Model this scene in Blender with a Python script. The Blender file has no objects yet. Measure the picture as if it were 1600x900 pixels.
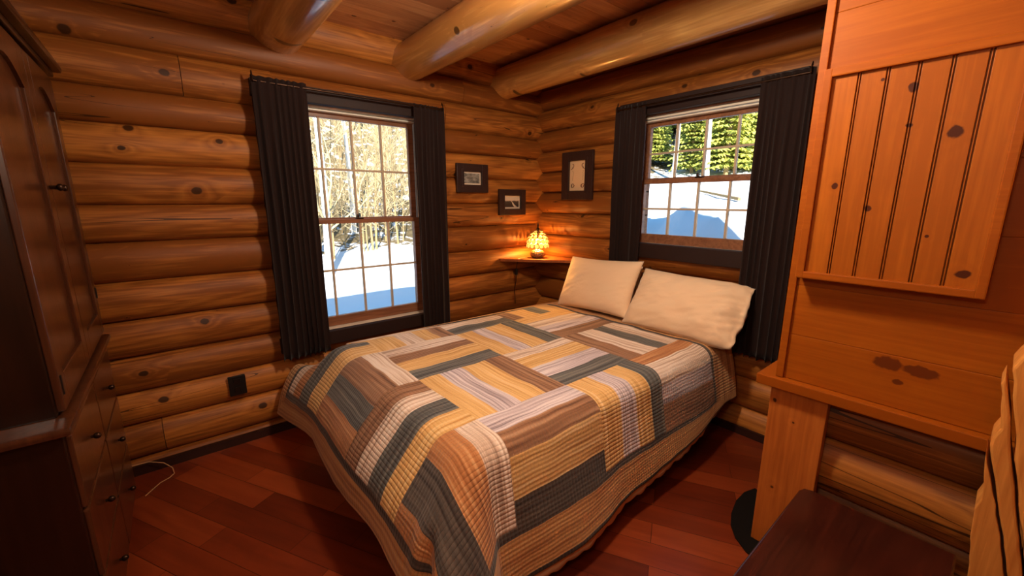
import bpy, bmesh, math, random
from math import sin, cos, pi, radians, sqrt, atan2, hypot, exp
from mathutils import Vector, Matrix, noise
random.seed(7)
S = bpy.context.scene
COL = S.collection

# ------------------------------------------------------------------ camera, world, sun, lights, exposure
cam_d = bpy.data.cameras.new('camera'); cam = bpy.data.objects.new('camera', cam_d); COL.objects.link(cam)
S.camera = cam
cam_d.sensor_width = 36.0; cam_d.lens = 644.5*36/1600; cam_d.clip_start = 0.02; cam_d.clip_end = 300
YAW, PIT = radians(140.58), radians(-11.84)
fw = Vector((cos(PIT)*cos(YAW), cos(PIT)*sin(YAW), sin(PIT)))
cam.location = (2.955, -2.769, 1.5)
cam.rotation_euler = fw.to_track_quat('-Z', 'Y').to_euler()

W = bpy.data.worlds.new('sky'); S.world = W; W.use_nodes = True
nt = W.node_tree; nt.nodes['Background'].inputs[0].default_value = (0.20, 0.53, 1.0, 1)
nt.nodes['Background'].inputs[1].default_value = 1.15

sun_d = bpy.data.lights.new('sun', 'SUN'); sun_d.energy = 16.0; sun_d.angle = radians(0.6); sun_d.color = (1, .95, .86)
sun = bpy.data.objects.new('sun', sun_d); COL.objects.link(sun)
SUN_DIR = Vector((-.88, .47, -.52))
sun.rotation_euler = SUN_DIR.to_track_quat('-Z', 'Y').to_euler(); sun.location = (12, -8, 9)

def portal(name, loc, rot, sx, sy):
    l = bpy.data.lights.new(name, 'AREA'); l.shape = 'RECTANGLE'; l.size = sx; l.size_y = sy; l.cycles.is_portal = True
    o = bpy.data.objects.new(name, l); COL.objects.link(o); o.location = loc; o.rotation_euler = rot
portal('sky_portal', (-.16, -1.71, 1.37), Vector((1, 0, 0)).to_track_quat('-Z', 'Y').to_euler(), 1.4, .9)
portal('sky_portal', (1.524, .16, 1.64), Vector((0, -1, 0)).to_track_quat('-Z', 'Y').to_euler(), .9, .85)

CEIL_LAMP = (1.98, -1.66, 2.35); CEIL_W = 84.0
FILL_LAMP = (2.85, -3.3, 2.05); FILL_W = 27.0
TABLE_W = 40.0
S.view_settings.view_transform = 'Standard'; S.view_settings.look = 'None'
S.view_settings.gamma = 1.0; S.view_settings.use_curve_mapping = False
S.view_settings.exposure = 0.0

# ------------------------------------------------------------------ helpers
def lin(r, g, b):
    f = lambda c: (c/255/12.92) if c/255 <= .04045 else ((c/255+.055)/1.055)**2.4
    return (f(r), f(g), f(b), 1)

def link(name, me, mat=None, parent=None, smooth=True):
    o = bpy.data.objects.new(name, me); COL.objects.link(o)
    if mat is not None:
        for m in (mat if isinstance(mat, (list, tuple)) else [mat]): me.materials.append(m)
    if parent is not None: o.parent = parent
    if smooth:
        for p in me.polygons: p.use_smooth = True
    return o

def tag(o, label=None, cat=None, group=None, kind=None):
    if label: o['label'] = label
    if cat: o['category'] = cat
    if group: o['group'] = group
    if kind: o['kind'] = kind
    return o

def thing(name, label, cat, loc, group=None, rotz=0):
    o = bpy.data.objects.new(name, None); COL.objects.link(o); o.location = loc; o.rotation_euler = (0, 0, rotz)
    o.empty_display_size = .1
    return tag(o, label, cat, group)

class MB:
    """mesh builder; verts in world coordinates, origin given at build time"""
    def __init__(s): s.bm = bmesh.new(); s.off = Vector((0, 0, 0))
    def box(s, x0, x1, y0, y1, z0, z1, bev=0.0, mi=0):
        b = bmesh.new(); bmesh.ops.create_cube(b, size=1)
        for v in b.verts: v.co = Vector(((x0+x1)/2+v.co.x*(x1-x0), (y0+y1)/2+v.co.y*(y1-y0), (z0+z1)/2+v.co.z*(z1-z0)))
        if bev > 0: bmesh.ops.bevel(b, geom=list(b.edges), offset=bev, segments=2, profile=.6, affect='EDGES', clamp_overlap=True)
        s.merge(b, mi); return s
    def merge(s, b, mi=0, M=None):
        me = bpy.data.meshes.new('t'); b.to_mesh(me); b.free()
        if M is not None: me.transform(M)
        n = len(s.bm.faces); s.bm.from_mesh(me); bpy.data.meshes.remove(me)
        s.bm.faces.ensure_lookup_table()
        if mi:
            for f in s.bm.faces[n:]: f.material_index = mi
    def tube(s, pts, r, n=8, caps=True):
        pts = [Vector(p) for p in pts]; rs = r if isinstance(r, (list, tuple)) else [r]*len(pts)
        rings = []; up = None
        for i, p in enumerate(pts):
            d = (pts[min(i+1, len(pts)-1)]-pts[max(i-1, 0)]).normalized()
            if up is None or abs(up.dot(d)) > .98: up = Vector((0, 0, 1)) if abs(d.z) < .9 else Vector((1, 0, 0))
            a = d.cross(up).normalized(); b = a.cross(d).normalized(); up = b
            rings.append([s.bm.verts.new(p+(a*cos(2*pi*k/n)+b*sin(2*pi*k/n))*rs[i]) for k in range(n)])
        for i in range(len(rings)-1):
            for k in range(n): s.bm.faces.new((rings[i][k], rings[i][(k+1) % n], rings[i+1][(k+1) % n], rings[i+1][k]))
        if caps:
            try: s.bm.faces.new(rings[0][::-1]); s.bm.faces.new(rings[-1])
            except ValueError: pass
        return s
    def lathe(s, prof, c, n=24, closed=True):
        c = Vector(c); rings = []
        for r, z in prof: rings.append([s.bm.verts.new(c+Vector((r*cos(2*pi*k/n), r*sin(2*pi*k/n), z))) for k in range(n)])
        for i in range(len(rings)-1):
            for k in range(n): s.bm.faces.new((rings[i][k], rings[i][(k+1) % n], rings[i+1][(k+1) % n], rings[i+1][k]))
        if closed:
            if prof[0][0] > 1e-4: s.bm.faces.new(rings[0][::-1])
            if prof[-1][0] > 1e-4: s.bm.faces.new(rings[-1])
        return s
    def ball(s, c, r, sc=(1, 1, 1), n=16):
        b = bmesh.new(); bmesh.ops.create_uvsphere(b, u_segments=n, v_segments=max(6, n//2), radius=r)
        s.merge(b, 0, Matrix.Translation(Vector(c)) @ Matrix.Diagonal((*sc, 1))); return s
    def prism(s, pts2, plane, a0, a1):
        """polygon extruded; plane 'xz' extrudes along y, 'xy' along z, 'yz' along x"""
        def P(u, v, w): return {'xz': (u, w, v), 'xy': (u, v, w), 'yz': (w, u, v)}[plane]
        A = [s.bm.verts.new(P(u, v, a0)) for u, v in pts2]; B = [s.bm.verts.new(P(u, v, a1)) for u, v in pts2]
        s.bm.faces.new(A); s.bm.faces.new(B[::-1]); n = len(A)
        for i in range(n): s.bm.faces.new((A[i], B[i], B[(i+1) % n], A[(i+1) % n]))
        return s
    def build(s, name, mat, parent=None, smooth=False, loc=None):
        bmesh.ops.remove_doubles(s.bm, verts=s.bm.verts, dist=1e-6)
        bmesh.ops.recalc_face_normals(s.bm, faces=s.bm.faces)
        me = bpy.data.meshes.new(name); s.bm.to_mesh(me); s.bm.free()
        off = Vector(loc) if loc is not None else Vector((0, 0, 0))
        if parent is not None:
            p = parent
            while p is not None: off += Vector(p.location); p = p.parent
        me.transform(Matrix.Translation(-off))
        o = link(name, me, mat, parent, smooth)
        if loc is not None: o.location = loc
        if smooth: 
            try: me.set_sharp_from_angle(angle=radians(40))
            except Exception: pass
        return o

# ------------------------------------------------------------------ materials
def new_mat(name):
    m = bpy.data.materials.new(name); m.use_nodes = True; n = m.node_tree
    return m, n, n.nodes, n.links, n.nodes['Principled BSDF']

def plain(name, col, rough=.6, spec=.5, metal=0, bump=0, bscale=80, emis=None, sheen=0):
    m, n, N, L, B = new_mat(name)
    B.inputs['Base Color'].default_value = col; B.inputs['Roughness'].default_value = rough
    B.inputs['Specular IOR Level'].default_value = spec; B.inputs['Metallic'].default_value = metal
    if sheen: B.inputs['Sheen Weight'].default_value = sheen
    if emis: B.inputs['Emission Color'].default_value = emis[0]; B.inputs['Emission Strength'].default_value = emis[1]
    if bump:
        g = N.new('ShaderNodeNewGeometry'); t = N.new('ShaderNodeTexNoise'); t.inputs['Scale'].default_value = bscale; t.inputs['Detail'].default_value = 4
        b = N.new('ShaderNodeBump'); b.inputs['Strength'].default_value = bump; b.inputs['Distance'].default_value = .01
        L.new(g.outputs['Position'], t.inputs['Vector']); L.new(t.outputs['Fac'], b.inputs['Height']); L.new(b.outputs['Normal'], B.inputs['Normal'])
    return m

def wood(name, c_lo, c_mid, c_hi, axis='y', rough=.4, spec=.4, knots=3.0, ksize=.05, crack=.0, gscale=1.0, tone=True,
         coat=0, kpts=None, rings=.6, rot=0, object_space=False, boards=None, bump=.25, kcol=None):
    """procedural timber: grain runs along `axis`; knots scattered; kpts=[(x,y,z,r,sx)] single knots in world space"""
    m, n, N, L, B = new_mat(name)
    def math_(op, a, b=None, c=None):
        q = N.new('ShaderNodeMath'); q.operation = op
        for i, v in enumerate((a, b, c)):
            if v is None: continue
            if isinstance(v, (int, float)): q.inputs[i].default_value = v
            else: L.new(v, q.inputs[i])
        return q.outputs[0]
    if object_space:
        src = N.new('ShaderNodeTexCoord').outputs['Object']
    else:
        src = N.new('ShaderNodeNewGeometry').outputs['Position']
    if rot:
        mp = N.new('ShaderNodeMapping'); mp.inputs['Rotation'].default_value = (0, 0, -rot); L.new(src, mp.inputs['Vector']); src = mp.outputs[0]
    raw = src
    at = N.new('ShaderNodeAttribute'); at.attribute_name = 'tone'
    tonev = at.outputs['Fac']
    if tone:
        cx = N.new('ShaderNodeCombineXYZ')
        t7 = math_('MULTIPLY', tonev, 17.3)
        for i in range(3): L.new(t7, cx.inputs[i])
        ad = N.new('ShaderNodeVectorMath'); ad.operation = 'ADD'; L.new(src, ad.inputs[0]); L.new(cx.outputs[0], ad.inputs[1]); src = ad.outputs[0]
    def scaled(a, l):   # a: across scale, l: along scale
        mp = N.new('ShaderNodeMapping')
        mp.inputs['Scale'].default_value = tuple(l if ax == axis else a for ax in 'xyz')
        L.new(src, mp.inputs['Vector']); return mp.outputs[0]
    def noise_(vec, sc, det=3, dist=0, rgh=.55):
        t = N.new('ShaderNodeTexNoise'); t.inputs['Scale'].default_value = sc; t.inputs['Detail'].default_value = det
        t.inputs['Distortion'].default_value = dist; t.inputs['Roughness'].default_value = rgh; L.new(vec, t.inputs['Vector']); return t.outputs['Fac']
    # knot distance (2-D cells, along axis and z/other)
    sep = N.new('ShaderNodeSeparateXYZ'); L.new(src, sep.inputs[0])
    u = sep.outputs['xyz'.index(axis)]
    others = [ax for ax in 'xyz' if ax != axis]; vax = 'z' if 'z' in others and boards != 'flat' else others[0]
    v = sep.outputs['xyz'.index(vax)]
    kd = None
    if knots > 0:
        cx2 = N.new('ShaderNodeCombineXYZ'); L.new(math_('MULTIPLY', u, .75), cx2.inputs[0]); L.new(v, cx2.inputs[1])
        vo = N.new('ShaderNodeTexVoronoi'); vo.voronoi_dimensions = '2D'; vo.inputs['Scale'].default_value = knots; vo.inputs['Randomness'].default_value = 1
        L.new(cx2.outputs[0], vo.inputs['Vector'])
        wob = noise_(src, 30, 2)
        # cell-random size
        sc = N.new('ShaderNodeSeparateColor'); L.new(vo.outputs['Color'], sc.inputs[0])
        rad = math_('MULTIPLY', math_('MAXIMUM', math_('SUBTRACT', sc.outputs[0], .35), 0.02), ksize*knots*1.5)
        kd = math_('DIVIDE', math_('ADD', vo.outputs['Distance'], math_('MULTIPLY', math_('SUBTRACT', wob, .5), .03)), rad)
    if kpts:
        for (x, y, z, r, ex) in kpts:
            vm = N.new('ShaderNodeVectorMath'); vm.operation = 'SUBTRACT'; L.new(raw, vm.inputs[0]); vm.inputs[1].default_value = (x, y, z)
            vs = N.new('ShaderNodeVectorMath'); vs.operation = 'MULTIPLY'; L.new(vm.outputs[0], vs.inputs[0])
            vs.inputs[1].default_value = (1/(r*ex), .2/r, 1/r)
            ln = N.new('ShaderNodeVectorMath'); ln.operation = 'LENGTH'; L.new(vs.outputs[0], ln.inputs[0])
            wn = noise_(raw, 40, 2)
            dk = math_('ADD', ln.outputs['Value'], math_('MULTIPLY', math_('SUBTRACT', wn, .5), 1.1))
            kd = dk if kd is None else math_('MINIMUM', kd, dk)
    # growth ring figure, bent round knots
    big = noise_(scaled(3.2*gscale, .35*gscale), 1.6, 2, .4)
    fld = math_('MULTIPLY', big, 9.0)
    if kd is not None:
        pert = math_('MULTIPLY', math_('POWER', 2.718, math_('MULTIPLY', kd, -.45)), 3.0)
        fld = math_('ADD', fld, pert)
    rg = math_('FRACT', fld)
    rg = math_('ABSOLUTE', math_('SUBTRACT', rg, .5))          # 0..0.5
    rg = math_('MULTIPLY', rg, 2.0)
    fine = noise_(scaled(60*gscale, 2.5*gscale), 1.5, 4, .2)
    med = noise_(scaled(9*gscale, .9*gscale), 1.3, 3, .3)
    f = math_('ADD', math_('MULTIPLY', rg, rings*.22), math_('MULTIPLY', fine, .5+(.6-rings)*.1))
    f = math_('ADD', f, math_('MULTIPLY', med, .36))
    f = math_('ADD', f, math_('MULTIPLY', math_('SUBTRACT', tonev, .5), .42 if tone else 0))
    f = math_('SUBTRACT', f, .11)
    cr = N.new('ShaderNodeValToRGB'); L.new(f, cr.inputs[0])
    e = cr.color_ramp.elements; e[0].position = .22; e[0].color = c_lo; e[1].position = .78; e[1].color = c_hi
    x = cr.color_ramp.elements.new(.5); x.color = c_mid
    col = cr.outputs['Color']
    hgt = math_('MULTIPLY', fine, .3)
    kc = kcol or tuple(c*.16 for c in c_lo[:3])+(1,)
    if kd is not None:
        mr = N.new('ShaderNodeMapRange'); L.new(kd, mr.inputs[0]); mr.inputs[1].default_value = .85; mr.inputs[2].default_value = 1.12; mr.inputs[3].default_value = 1; mr.inputs[4].default_value = 0
        mr2 = N.new('ShaderNodeMapRange'); L.new(kd, mr2.inputs[0]); mr2.inputs[1].default_value = .6; mr2.inputs[2].default_value = 2.6; mr2.inputs[3].default_value = .45; mr2.inputs[4].default_value = 0
        mx = N.new('ShaderNodeMix'); mx.data_type = 'RGBA'; L.new(mr2.outputs[0], mx.inputs[0]); L.new(col, mx.inputs[6]); mx.inputs[7].default_value = c_lo
        mx2 = N.new('ShaderNodeMix'); mx2.data_type = 'RGBA'; L.new(math_('MULTIPLY', mr.outputs[0], .93), mx2.inputs[0]); L.new(mx.outputs[2], mx2.inputs[6]); mx2.inputs[7].default_value = kc
        col = mx2.outputs[2]
    if crack > 0:
        ck = noise_(scaled(6.5, .22), 1.2, 2, .1)
        d = math_('ABSOLUTE', math_('SUBTRACT', ck, .5))
        gate = noise_(scaled(1.2, .7), 1.4, 1)
        w_ = math_('MULTIPLY', math_('MAXIMUM', math_('SUBTRACT', gate, .47), 0), crack)
        cm = math_('LESS_THAN', d, w_)
        mx3 = N.new('ShaderNodeMix'); mx3.data_type = 'RGBA'; L.new(math_('MULTIPLY', cm, .85), mx3.inputs[0]); L.new(col, mx3.inputs[6]); mx3.inputs[7].default_value = kc
        col = mx3.outputs[2]; hgt = math_('SUBTRACT', hgt, math_('MULTIPLY', cm, 2.0))
    L.new(col, B.inputs['Base Color'])
    B.inputs['Roughness'].default_value = rough; B.inputs['Specular IOR Level'].default_value = spec
    if coat: B.inputs['Coat Weight'].default_value = coat; B.inputs['Coat Roughness'].default_value = .14
    b = N.new('ShaderNodeBump'); b.inputs['Strength'].default_value = bump; b.inputs['Distance'].default_value = .003
    L.new(hgt, b.inputs['Height']); L.new(b.outputs['Normal'], B.inputs['Normal'])
    return m

LOGC = (lin(126, 70, 24), lin(186, 116, 48), lin(214, 150, 76))
M_logY = wood('log_timber_left', *LOGC, axis='y', rough=.5, knots=3.4, ksize=.022, crack=.02, spec=.3)
M_logX = wood('log_timber_back', *LOGC, axis='x', rough=.5, knots=3.4, ksize=.022, crack=.02, spec=.3)
M_beam = wood('beam_timber', lin(182, 130, 70), lin(222, 172, 100), lin(238, 198, 130), axis='x', rough=.3, knots=3.6, ksize=.024, crack=.003, coat=.9, spec=.5)
M_ceil = wood('ceiling_boards', lin(166, 108, 68), lin(204, 146, 98), lin(222, 172, 124), axis='y', rough=.45, knots=4.0, ksize=.014, boards='flat')
M_cab = wood('cabinet_pine', lin(148, 74, 12), lin(168, 90, 17), lin(180, 104, 25), axis='x', rough=.5, spec=.15, knots=0, tone=True, coat=.0, rings=.25,
             kpts=[(2.745, -.918, .952, .024, 1.5), (2.825, -.918, .948, .018, 2.4), (2.775, -.918, .895, .010, 1.6)], kcol=lin(96, 42, 12))
M_door = wood('cabinet_door_pine', lin(150, 78, 15), lin(173, 95, 21), lin(186, 109, 29), axis='z', rough=.48, spec=.18, knots=0, tone=True, coat=.0, rings=.25,
              kpts=[(2.685, -.965, 1.84, .014, .9), (2.797, -.965, 1.697, .018, 1), (2.529, -.965, 1.553, .010, 1), (2.626, -.965, 1.478, .010, 1),
                    (2.873, -.965, 1.288, .013, 1.3), (2.61, -.965, 1.877, .005, 1), (2.78, -.965, 1.395, .005, 1), (2.693, -.965, 1.73, .006, 1.5)], kcol=lin(58, 20, 8))
M_post = wood('post_pine', lin(166, 88, 30), lin(196, 112, 44), lin(212, 132, 58), axis='z', rough=.42, knots=0, tone=False, rings=.3,
              kpts=[(2.425, -.9, .69, .010, .8), (2.46, -.9, .30, .008, 1), (2.50, -.9, .62, .005, 1)])
M_rough = wood('rough_cut_timber', lin(190, 116, 44), lin(224, 152, 70), lin(242, 182, 96), axis='z', rough=.7, knots=0, tone=False, bump=1.0, rings=.5)
M_dark = wood('wardrobe_shade_wood', lin(22, 9, 5), lin(34, 15, 8), lin(46, 22, 12), axis='z', rough=.3, knots=0, tone=False, coat=.3, object_space=True)  # case wood darkened to hold the shade on its sides
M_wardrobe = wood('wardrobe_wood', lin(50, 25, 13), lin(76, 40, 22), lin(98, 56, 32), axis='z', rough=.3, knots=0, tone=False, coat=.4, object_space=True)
M_bench = wood('bench_wood', lin(40, 16, 11), lin(62, 24, 15), lin(84, 34, 20), axis='y', rough=.24, knots=2.5, ksize=.03, tone=False, coat=.2)
M_casing = plain('casing_dark', lin(40, 22, 17), .6, spec=.3, bump=.1)
M_sash = wood('sash_wood', lin(112, 70, 48), lin(146, 98, 68), lin(170, 122, 90), axis='y', rough=.4, knots=0, tone=False)
M_track = plain('window_track', lin(226, 214, 196), .35, .5)
M_munt = plain('muntin_glare', lin(190, 168, 140), .5)  # bars paled to carry the window glare in their colour
M_shelf = wood('shelf_wood', lin(120, 60, 26), lin(150, 80, 36), lin(172, 98, 48), axis='x', rough=.35, knots=0, tone=False)
M_base = plain('dark_baseboard', lin(44, 18, 10), .5)
M_frame = plain('picture_frame_dark', lin(46, 26, 22), .45, bump=.3, bscale=60)
M_black = plain('black_plastic', lin(14, 11, 10), .45)
M_metal = plain('bronze_metal', lin(60, 40, 28), .35, metal=.8)
M_cream = plain('cream_cord', lin(186, 140, 96), .5)
M_pillow = plain('pillowcase_cream', lin(236, 206, 170), .85, .2, bump=.15, bscale=60, sheen=.3)
M_sheet = plain('bed_sheet', lin(214, 170, 126), .9, .2, bump=.3, bscale=25)
M_mattress = plain('mattress_ticking', lin(190, 170, 150), .9, .2)
M_mat = plain('black_mat', lin(10, 7, 6), .8, .2)
M_snow = plain('snow', (.92, .93, .95, 1), .7, .2, bump=.6, bscale=1.5)

def curtain_mat():
    m, n, N, L, B = new_mat('curtain_cloth')
    B.inputs['Base Color'].default_value = lin(34, 20, 17); B.inputs['Roughness'].default_value = .85
    B.inputs['Specular IOR Level'].default_value = .15; B.inputs['Sheen Weight'].default_value = .06
    g = N.new('ShaderNodeNewGeometry'); mp = N.new('ShaderNodeMapping'); mp.inputs['Scale'].default_value = (300, 300, 40)
    t = N.new('ShaderNodeTexNoise'); t.inputs['Scale'].default_value = 1; b = N.new('ShaderNodeBump'); b.inputs['Strength'].default_value = .4; b.inputs['Distance'].default_value = .002
    L.new(g.outputs['Position'], mp.inputs[0]); L.new(mp.outputs[0], t.inputs['Vector']); L.new(t.outputs['Fac'], b.inputs['Height']); L.new(b.outputs['Normal'], B.inputs['Normal'])
    return m
M_curtain = curtain_mat()

def glass_mat():
    m = bpy.data.materials.new('window_glass'); m.use_nodes = True; n = m.node_tree; N = n.nodes; L = n.links
    N.remove(N['Principled BSDF']); out = N['Material Output']
    tr = N.new('ShaderNodeBsdfTransparent'); gl = N.new('ShaderNodeBsdfGlossy'); gl.inputs['Roughness'].default_value = .02
    fr = N.new('ShaderNodeFresnel'); fr.inputs['IOR'].default_value = 1.3; mx = N.new('ShaderNodeMixShader')
    L.new(fr.outputs[0], mx.inputs[0]); L.new(tr.outputs[0], mx.inputs[1]); L.new(gl.outputs[0], mx.inputs[2]); L.new(mx.outputs[0], out.inputs[0])
    return m
M_glass = glass_mat()

def floor_mat():
    m, n, N, L, B = new_mat('floor_planks')
    def math_(op, a, b=None):
        q = N.new('ShaderNodeMath'); q.operation = op
        for i, v in enumerate((a, b)):
            if v is None: continue
            if isinstance(v, (int, float)): q.inputs[i].default_value = v
            else: L.new(v, q.inputs[i])
        return q.outputs[0]
    g = N.new('ShaderNodeNewGeometry'); mp = N.new('ShaderNodeMapping'); mp.inputs['Rotation'].default_value = (0, 0, -radians(29)); L.new(g.outputs['Position'], mp.inputs[0])
    br = N.new('ShaderNodeTexBrick'); L.new(mp.outputs[0], br.inputs['Vector']); br.inputs['Scale'].default_value = 1
    br.inputs['Brick Width'].default_value = .62; br.inputs['Row Height'].default_value = .127; br.inputs['Mortar Size'].default_value = .0012; br.offset = .37
    br.inputs['Color1'].default_value = (0, 0, 0, 1); br.inputs['Color2'].default_value = (1, 1, 1, 1); br.inputs['Mortar'].default_value = (.5, .5, .5, 1); br.inputs['Bias'].default_value = 0
    sc = N.new('ShaderNodeSeparateColor'); L.new(br.outputs['Color'], sc.inputs[0])
    m2 = N.new('ShaderNodeMapping'); m2.inputs['Scale'].default_value = (1.2, 14, 1); L.new(mp.outputs[0], m2.inputs[0])
    t = N.new('ShaderNodeTexNoise'); t.inputs['Scale'].default_value = 1.6; t.inputs['Detail'].default_value = 6; t.inputs['Distortion'].default_value = .6; L.new(m2.outputs[0], t.inputs['Vector'])
    f = math_('ADD', math_('MULTIPLY', sc.outputs[0], .55), math_('MULTIPLY', t.outputs['Fac'], .6)); f = math_('SUBTRACT', f, .1)
    cr = N.new('ShaderNodeValToRGB'); L.new(f, cr.inputs[0]); e = cr.color_ramp.elements
    e[0].position = .05; e[0].color = lin(78, 26, 12); e[1].position = .9; e[1].color = lin(150, 68, 32); x = e.new(.5); x.color = lin(118, 46, 20)
    mx = N.new('ShaderNodeMix'); mx.data_type = 'RGBA'; L.new(br.outputs['Fac'], mx.inputs[0]); L.new(cr.outputs[0], mx.inputs[6]); mx.inputs[7].default_value = lin(40, 12, 8)
    L.new(mx.outputs[2], B.inputs['Base Color']); B.inputs['Roughness'].default_value = .3; B.inputs['Specular IOR Level'].default_value = .5
    b = N.new('ShaderNodeBump'); b.inputs['Strength'].default_value = .25; b.inputs['Distance'].default_value = .002
    L.new(t.outputs['Fac'], b.inputs['Height']); L.new(b.outputs['Normal'], B.inputs['Normal'])
    return m
M_floor = floor_mat()

# ------------------------------------------------------------------ log walls
def log_row(bm, tl, axis, a0, a1, z0, z1, zc, hh, tone, seed, depth=.2, front=.03, n=None, sgn=1, origin=0.0, open_clip=False):
    """one log of a wall. Profile bulges towards +d (sgn) ; d=0 is the mean wall face"""
    L_ = a1-a0; n = n or max(2, int(L_/.12)+1); K = 22
    R = hh*1.12; rings = []
    jit = (noise.noise(Vector((seed*3.1, 0, 0))))*.014
    for i in range(n+1):
        a = a0+L_*i/n
        w = noise.noise(Vector((a*.9, seed*7.7, 0)))*.010
        ring = []
        for k in range(K+1):
            z = z0+(z1-z0)*k/K
            dz = z-(zc+w*.6)
            d = (sqrt(max(R*R-dz*dz, 1e-5))-R)*.80+front+jit-.016*max(0, (abs(dz)/hh-.93)/.07)
            d += noise.noise(Vector((a*2.2, z*7, seed)))*.005
            d = max(d, front-.075)
            ring.append((a, d, z))
        ring.append((a, -depth, z1)); ring.append((a, -depth, z0)); rings.append(ring)
    def P(a, d, z):
        return (origin+sgn*d, a, z) if axis == 'y' else (a, origin+sgn*d, z)
    V = [[bm.verts.new(P(*p)) for p in r] for r in rings]; m = len(V[0]); faces = []
    for i in range(n):
        for k in range(m): faces.append(bm.faces.new((V[i][k], V[i][(k+1) % m], V[i+1][(k+1) % m], V[i+1][k])))
    faces.append(bm.faces.new(V[0][::-1])); faces.append(bm.faces.new(V[-1]))
    for f in faces:
        for lp in f.loops: lp[tl] = (tone, tone, tone, 1)
    return faces

def finish_wall(bm, name, mat, kind='structure'):
    bmesh.ops.recalc_face_normals(bm, faces=bm.faces)
    me = bpy.data.meshes.new(name); bm.to_mesh(me); bm.free()
    o = link(name, me, mat); me.set_sharp_from_angle(angle=radians(50)); tag(o, kind=kind); return o

def log_wall(name, axis, mat, seams, a0, a1, opening, sgn, origin, seed, splits=()):
    bm = bmesh.new(); tl = bm.loops.layers.color.new('tone'); rnd = random.Random(seed)
    for i in range(len(seams)-1):
        z0, z1 = seams[i], seams[i+1]; zc = (z0+z1)/2; hh = (z1-z0)/2; tone = rnd.uniform(.15, .85); sd = seed+i*1.37
        pad = .004
        runs = [(a0, a1, z0-pad, z1+pad)]
        if opening:
            o0, o1, oz0, oz1 = opening
            if z1 > oz0 and z0 < oz1:
                runs = [(a0, o0, z0-pad, z1+pad), (o1, a1, z0-pad, z1+pad)]
                if z0 < oz0-.01: runs.append((o0, o1, z0-pad, oz0))
                if z1 > oz1+.01: runs.append((o0, o1, oz1, z1+pad))
        for (b0, b1, c0, c1) in runs:
            cuts = [b0]+[s for (zz, s) in splits if abs(zz-zc) < .09 and b0 < s < b1]+[b1]
            for j in range(len(cuts)-1):
                g = .0015 if len(cuts) > 2 else 0
                log_row(bm, tl, axis, cuts[j]+(g if j else 0), cuts[j+1]-(g if j < len(cuts)-2 else 0), c0, c1, zc, hh, tone+(.18*j if len(cuts) > 2 else 0), sd, sgn=sgn, origin=origin)
    return finish_wall(bm, name, mat)

SEAM_L = [-.03, .07, .272, .463, .663, .870, 1.078, 1.289, 1.483, 1.690, 1.884, 2.055, 2.262, 2.44, 2.66]
SEAM_R = [-.05, .165, .37, .575, .775, .985, 1.195, 1.394, 1.576, 1.76, 1.945, 2.125, 2.31, 2.48, 2.68]
WY0, WY1, WZ0, WZ1 = -2.19, -1.235, .60, 2.12        # window 1 opening
VX0, VX1, VZ0, VZ1 = 1.055, 1.995, 1.165, 2.115      # window 2 opening
wl = log_wall('wall_left', 'y', M_logY, SEAM_L, -3.75, .06, (WY0, WY1, WZ0, WZ1), 1, 0, 11, splits=[(.17, -2.95), (2.16, -2.62), (2.35, -.85), (2.16, -1.02)])
tag(wl, 'honey brown horizontal log wall behind the tall window')
wr = log_wall('wall_right', 'x', M_logX, SEAM_R, -.06, 3.4, (VX0, VX1, VZ0, VZ1), -1, 0, 23)
tag(wr, 'log wall at the head of the bed with the small window')
wb = log_wall('wall_back', 'x', M_logX, SEAM_R, -.2, 3.5, None, 1, -3.75, 37)
ws = log_wall('wall_side', 'y', M_logY, SEAM_L, -3.75, -1.12, None, -1, 3.22, 41)

# ------------------------------------------------------------------ floor, ceiling, roof
fl = MB().box(-.2, 3.5, -3.9, .2, -.12, 0).build('floor', M_floor); tag(fl, 'reddish brown plank floor laid at an angle', kind='structure')
bm = bmesh.new(); tl = bm.loops.layers.color.new('tone'); x = -.2; rnd = random.Random(5)
while x < 3.5:
    w = .135; b = bmesh.new(); t = rnd.uniform(.1, .9)
    y = -3.9
    vs = [(x+.001, y, 2.6), (x+w-.001, y, 2.6), (x+w-.001, .2, 2.6), (x+.001, .2, 2.6)]
    q = [bm.verts.new(v) for v in vs]; q2 = [bm.verts.new((v[0], v[1], 2.64)) for v in vs]
    fs = [bm.faces.new(q), bm.faces.new(q2[::-1])]+[bm.faces.new((q[i], q2[i], q2[(i+1) % 4], q[(i+1) % 4])) for i in range(4)]
    for f in fs:
        for lp in f.loops: lp[tl] = (t, t, t, 1)
    x += w; b.free()
o = finish_wall(bm, 'ceiling', M_ceil); tag(o, 'board ceiling running across the beams')
for p in o.data.polygons: p.use_smooth = False
# unseen cabin roof, shaped so its shadow falls across the snow
roof = MB()
roof.prism([(-1.2, 2.80), (4.5, 5.7), (10.2, 2.80), (10.2, 2.66), (-1.2, 2.66)], 'xz', -9.0, 1.0)
tag(roof.build('shadow_roof', M_casing), 'unseen pitched cabin roof shaped for its shadow on the snow', kind='structure')
oc = MB(); oc.box(3.55, 9.6, -8.6, .2, -.8, 2.66); oc.box(-.2, 3.55, -8.6, -3.96, -.8, 2.66); oc.box(-.2, 3.55, -3.96, .2, -.8, -.12)  # unseen solid blocks that stop stray sun reaching the room
tag(oc.build('wall_sun_block', M_casing), 'unseen blocks for the rest of the cabin, keeping the sun out', kind='structure')
bb = MB().box(.0, .055, -3.7, -.02, 0, .05).build('baseboard_left', M_base); tag(bb, kind='structure')
bb = MB().box(.05, 3.2, -.05, -.0, 0, .05).build('baseboard_right', M_base); tag(bb, kind='structure')

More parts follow.
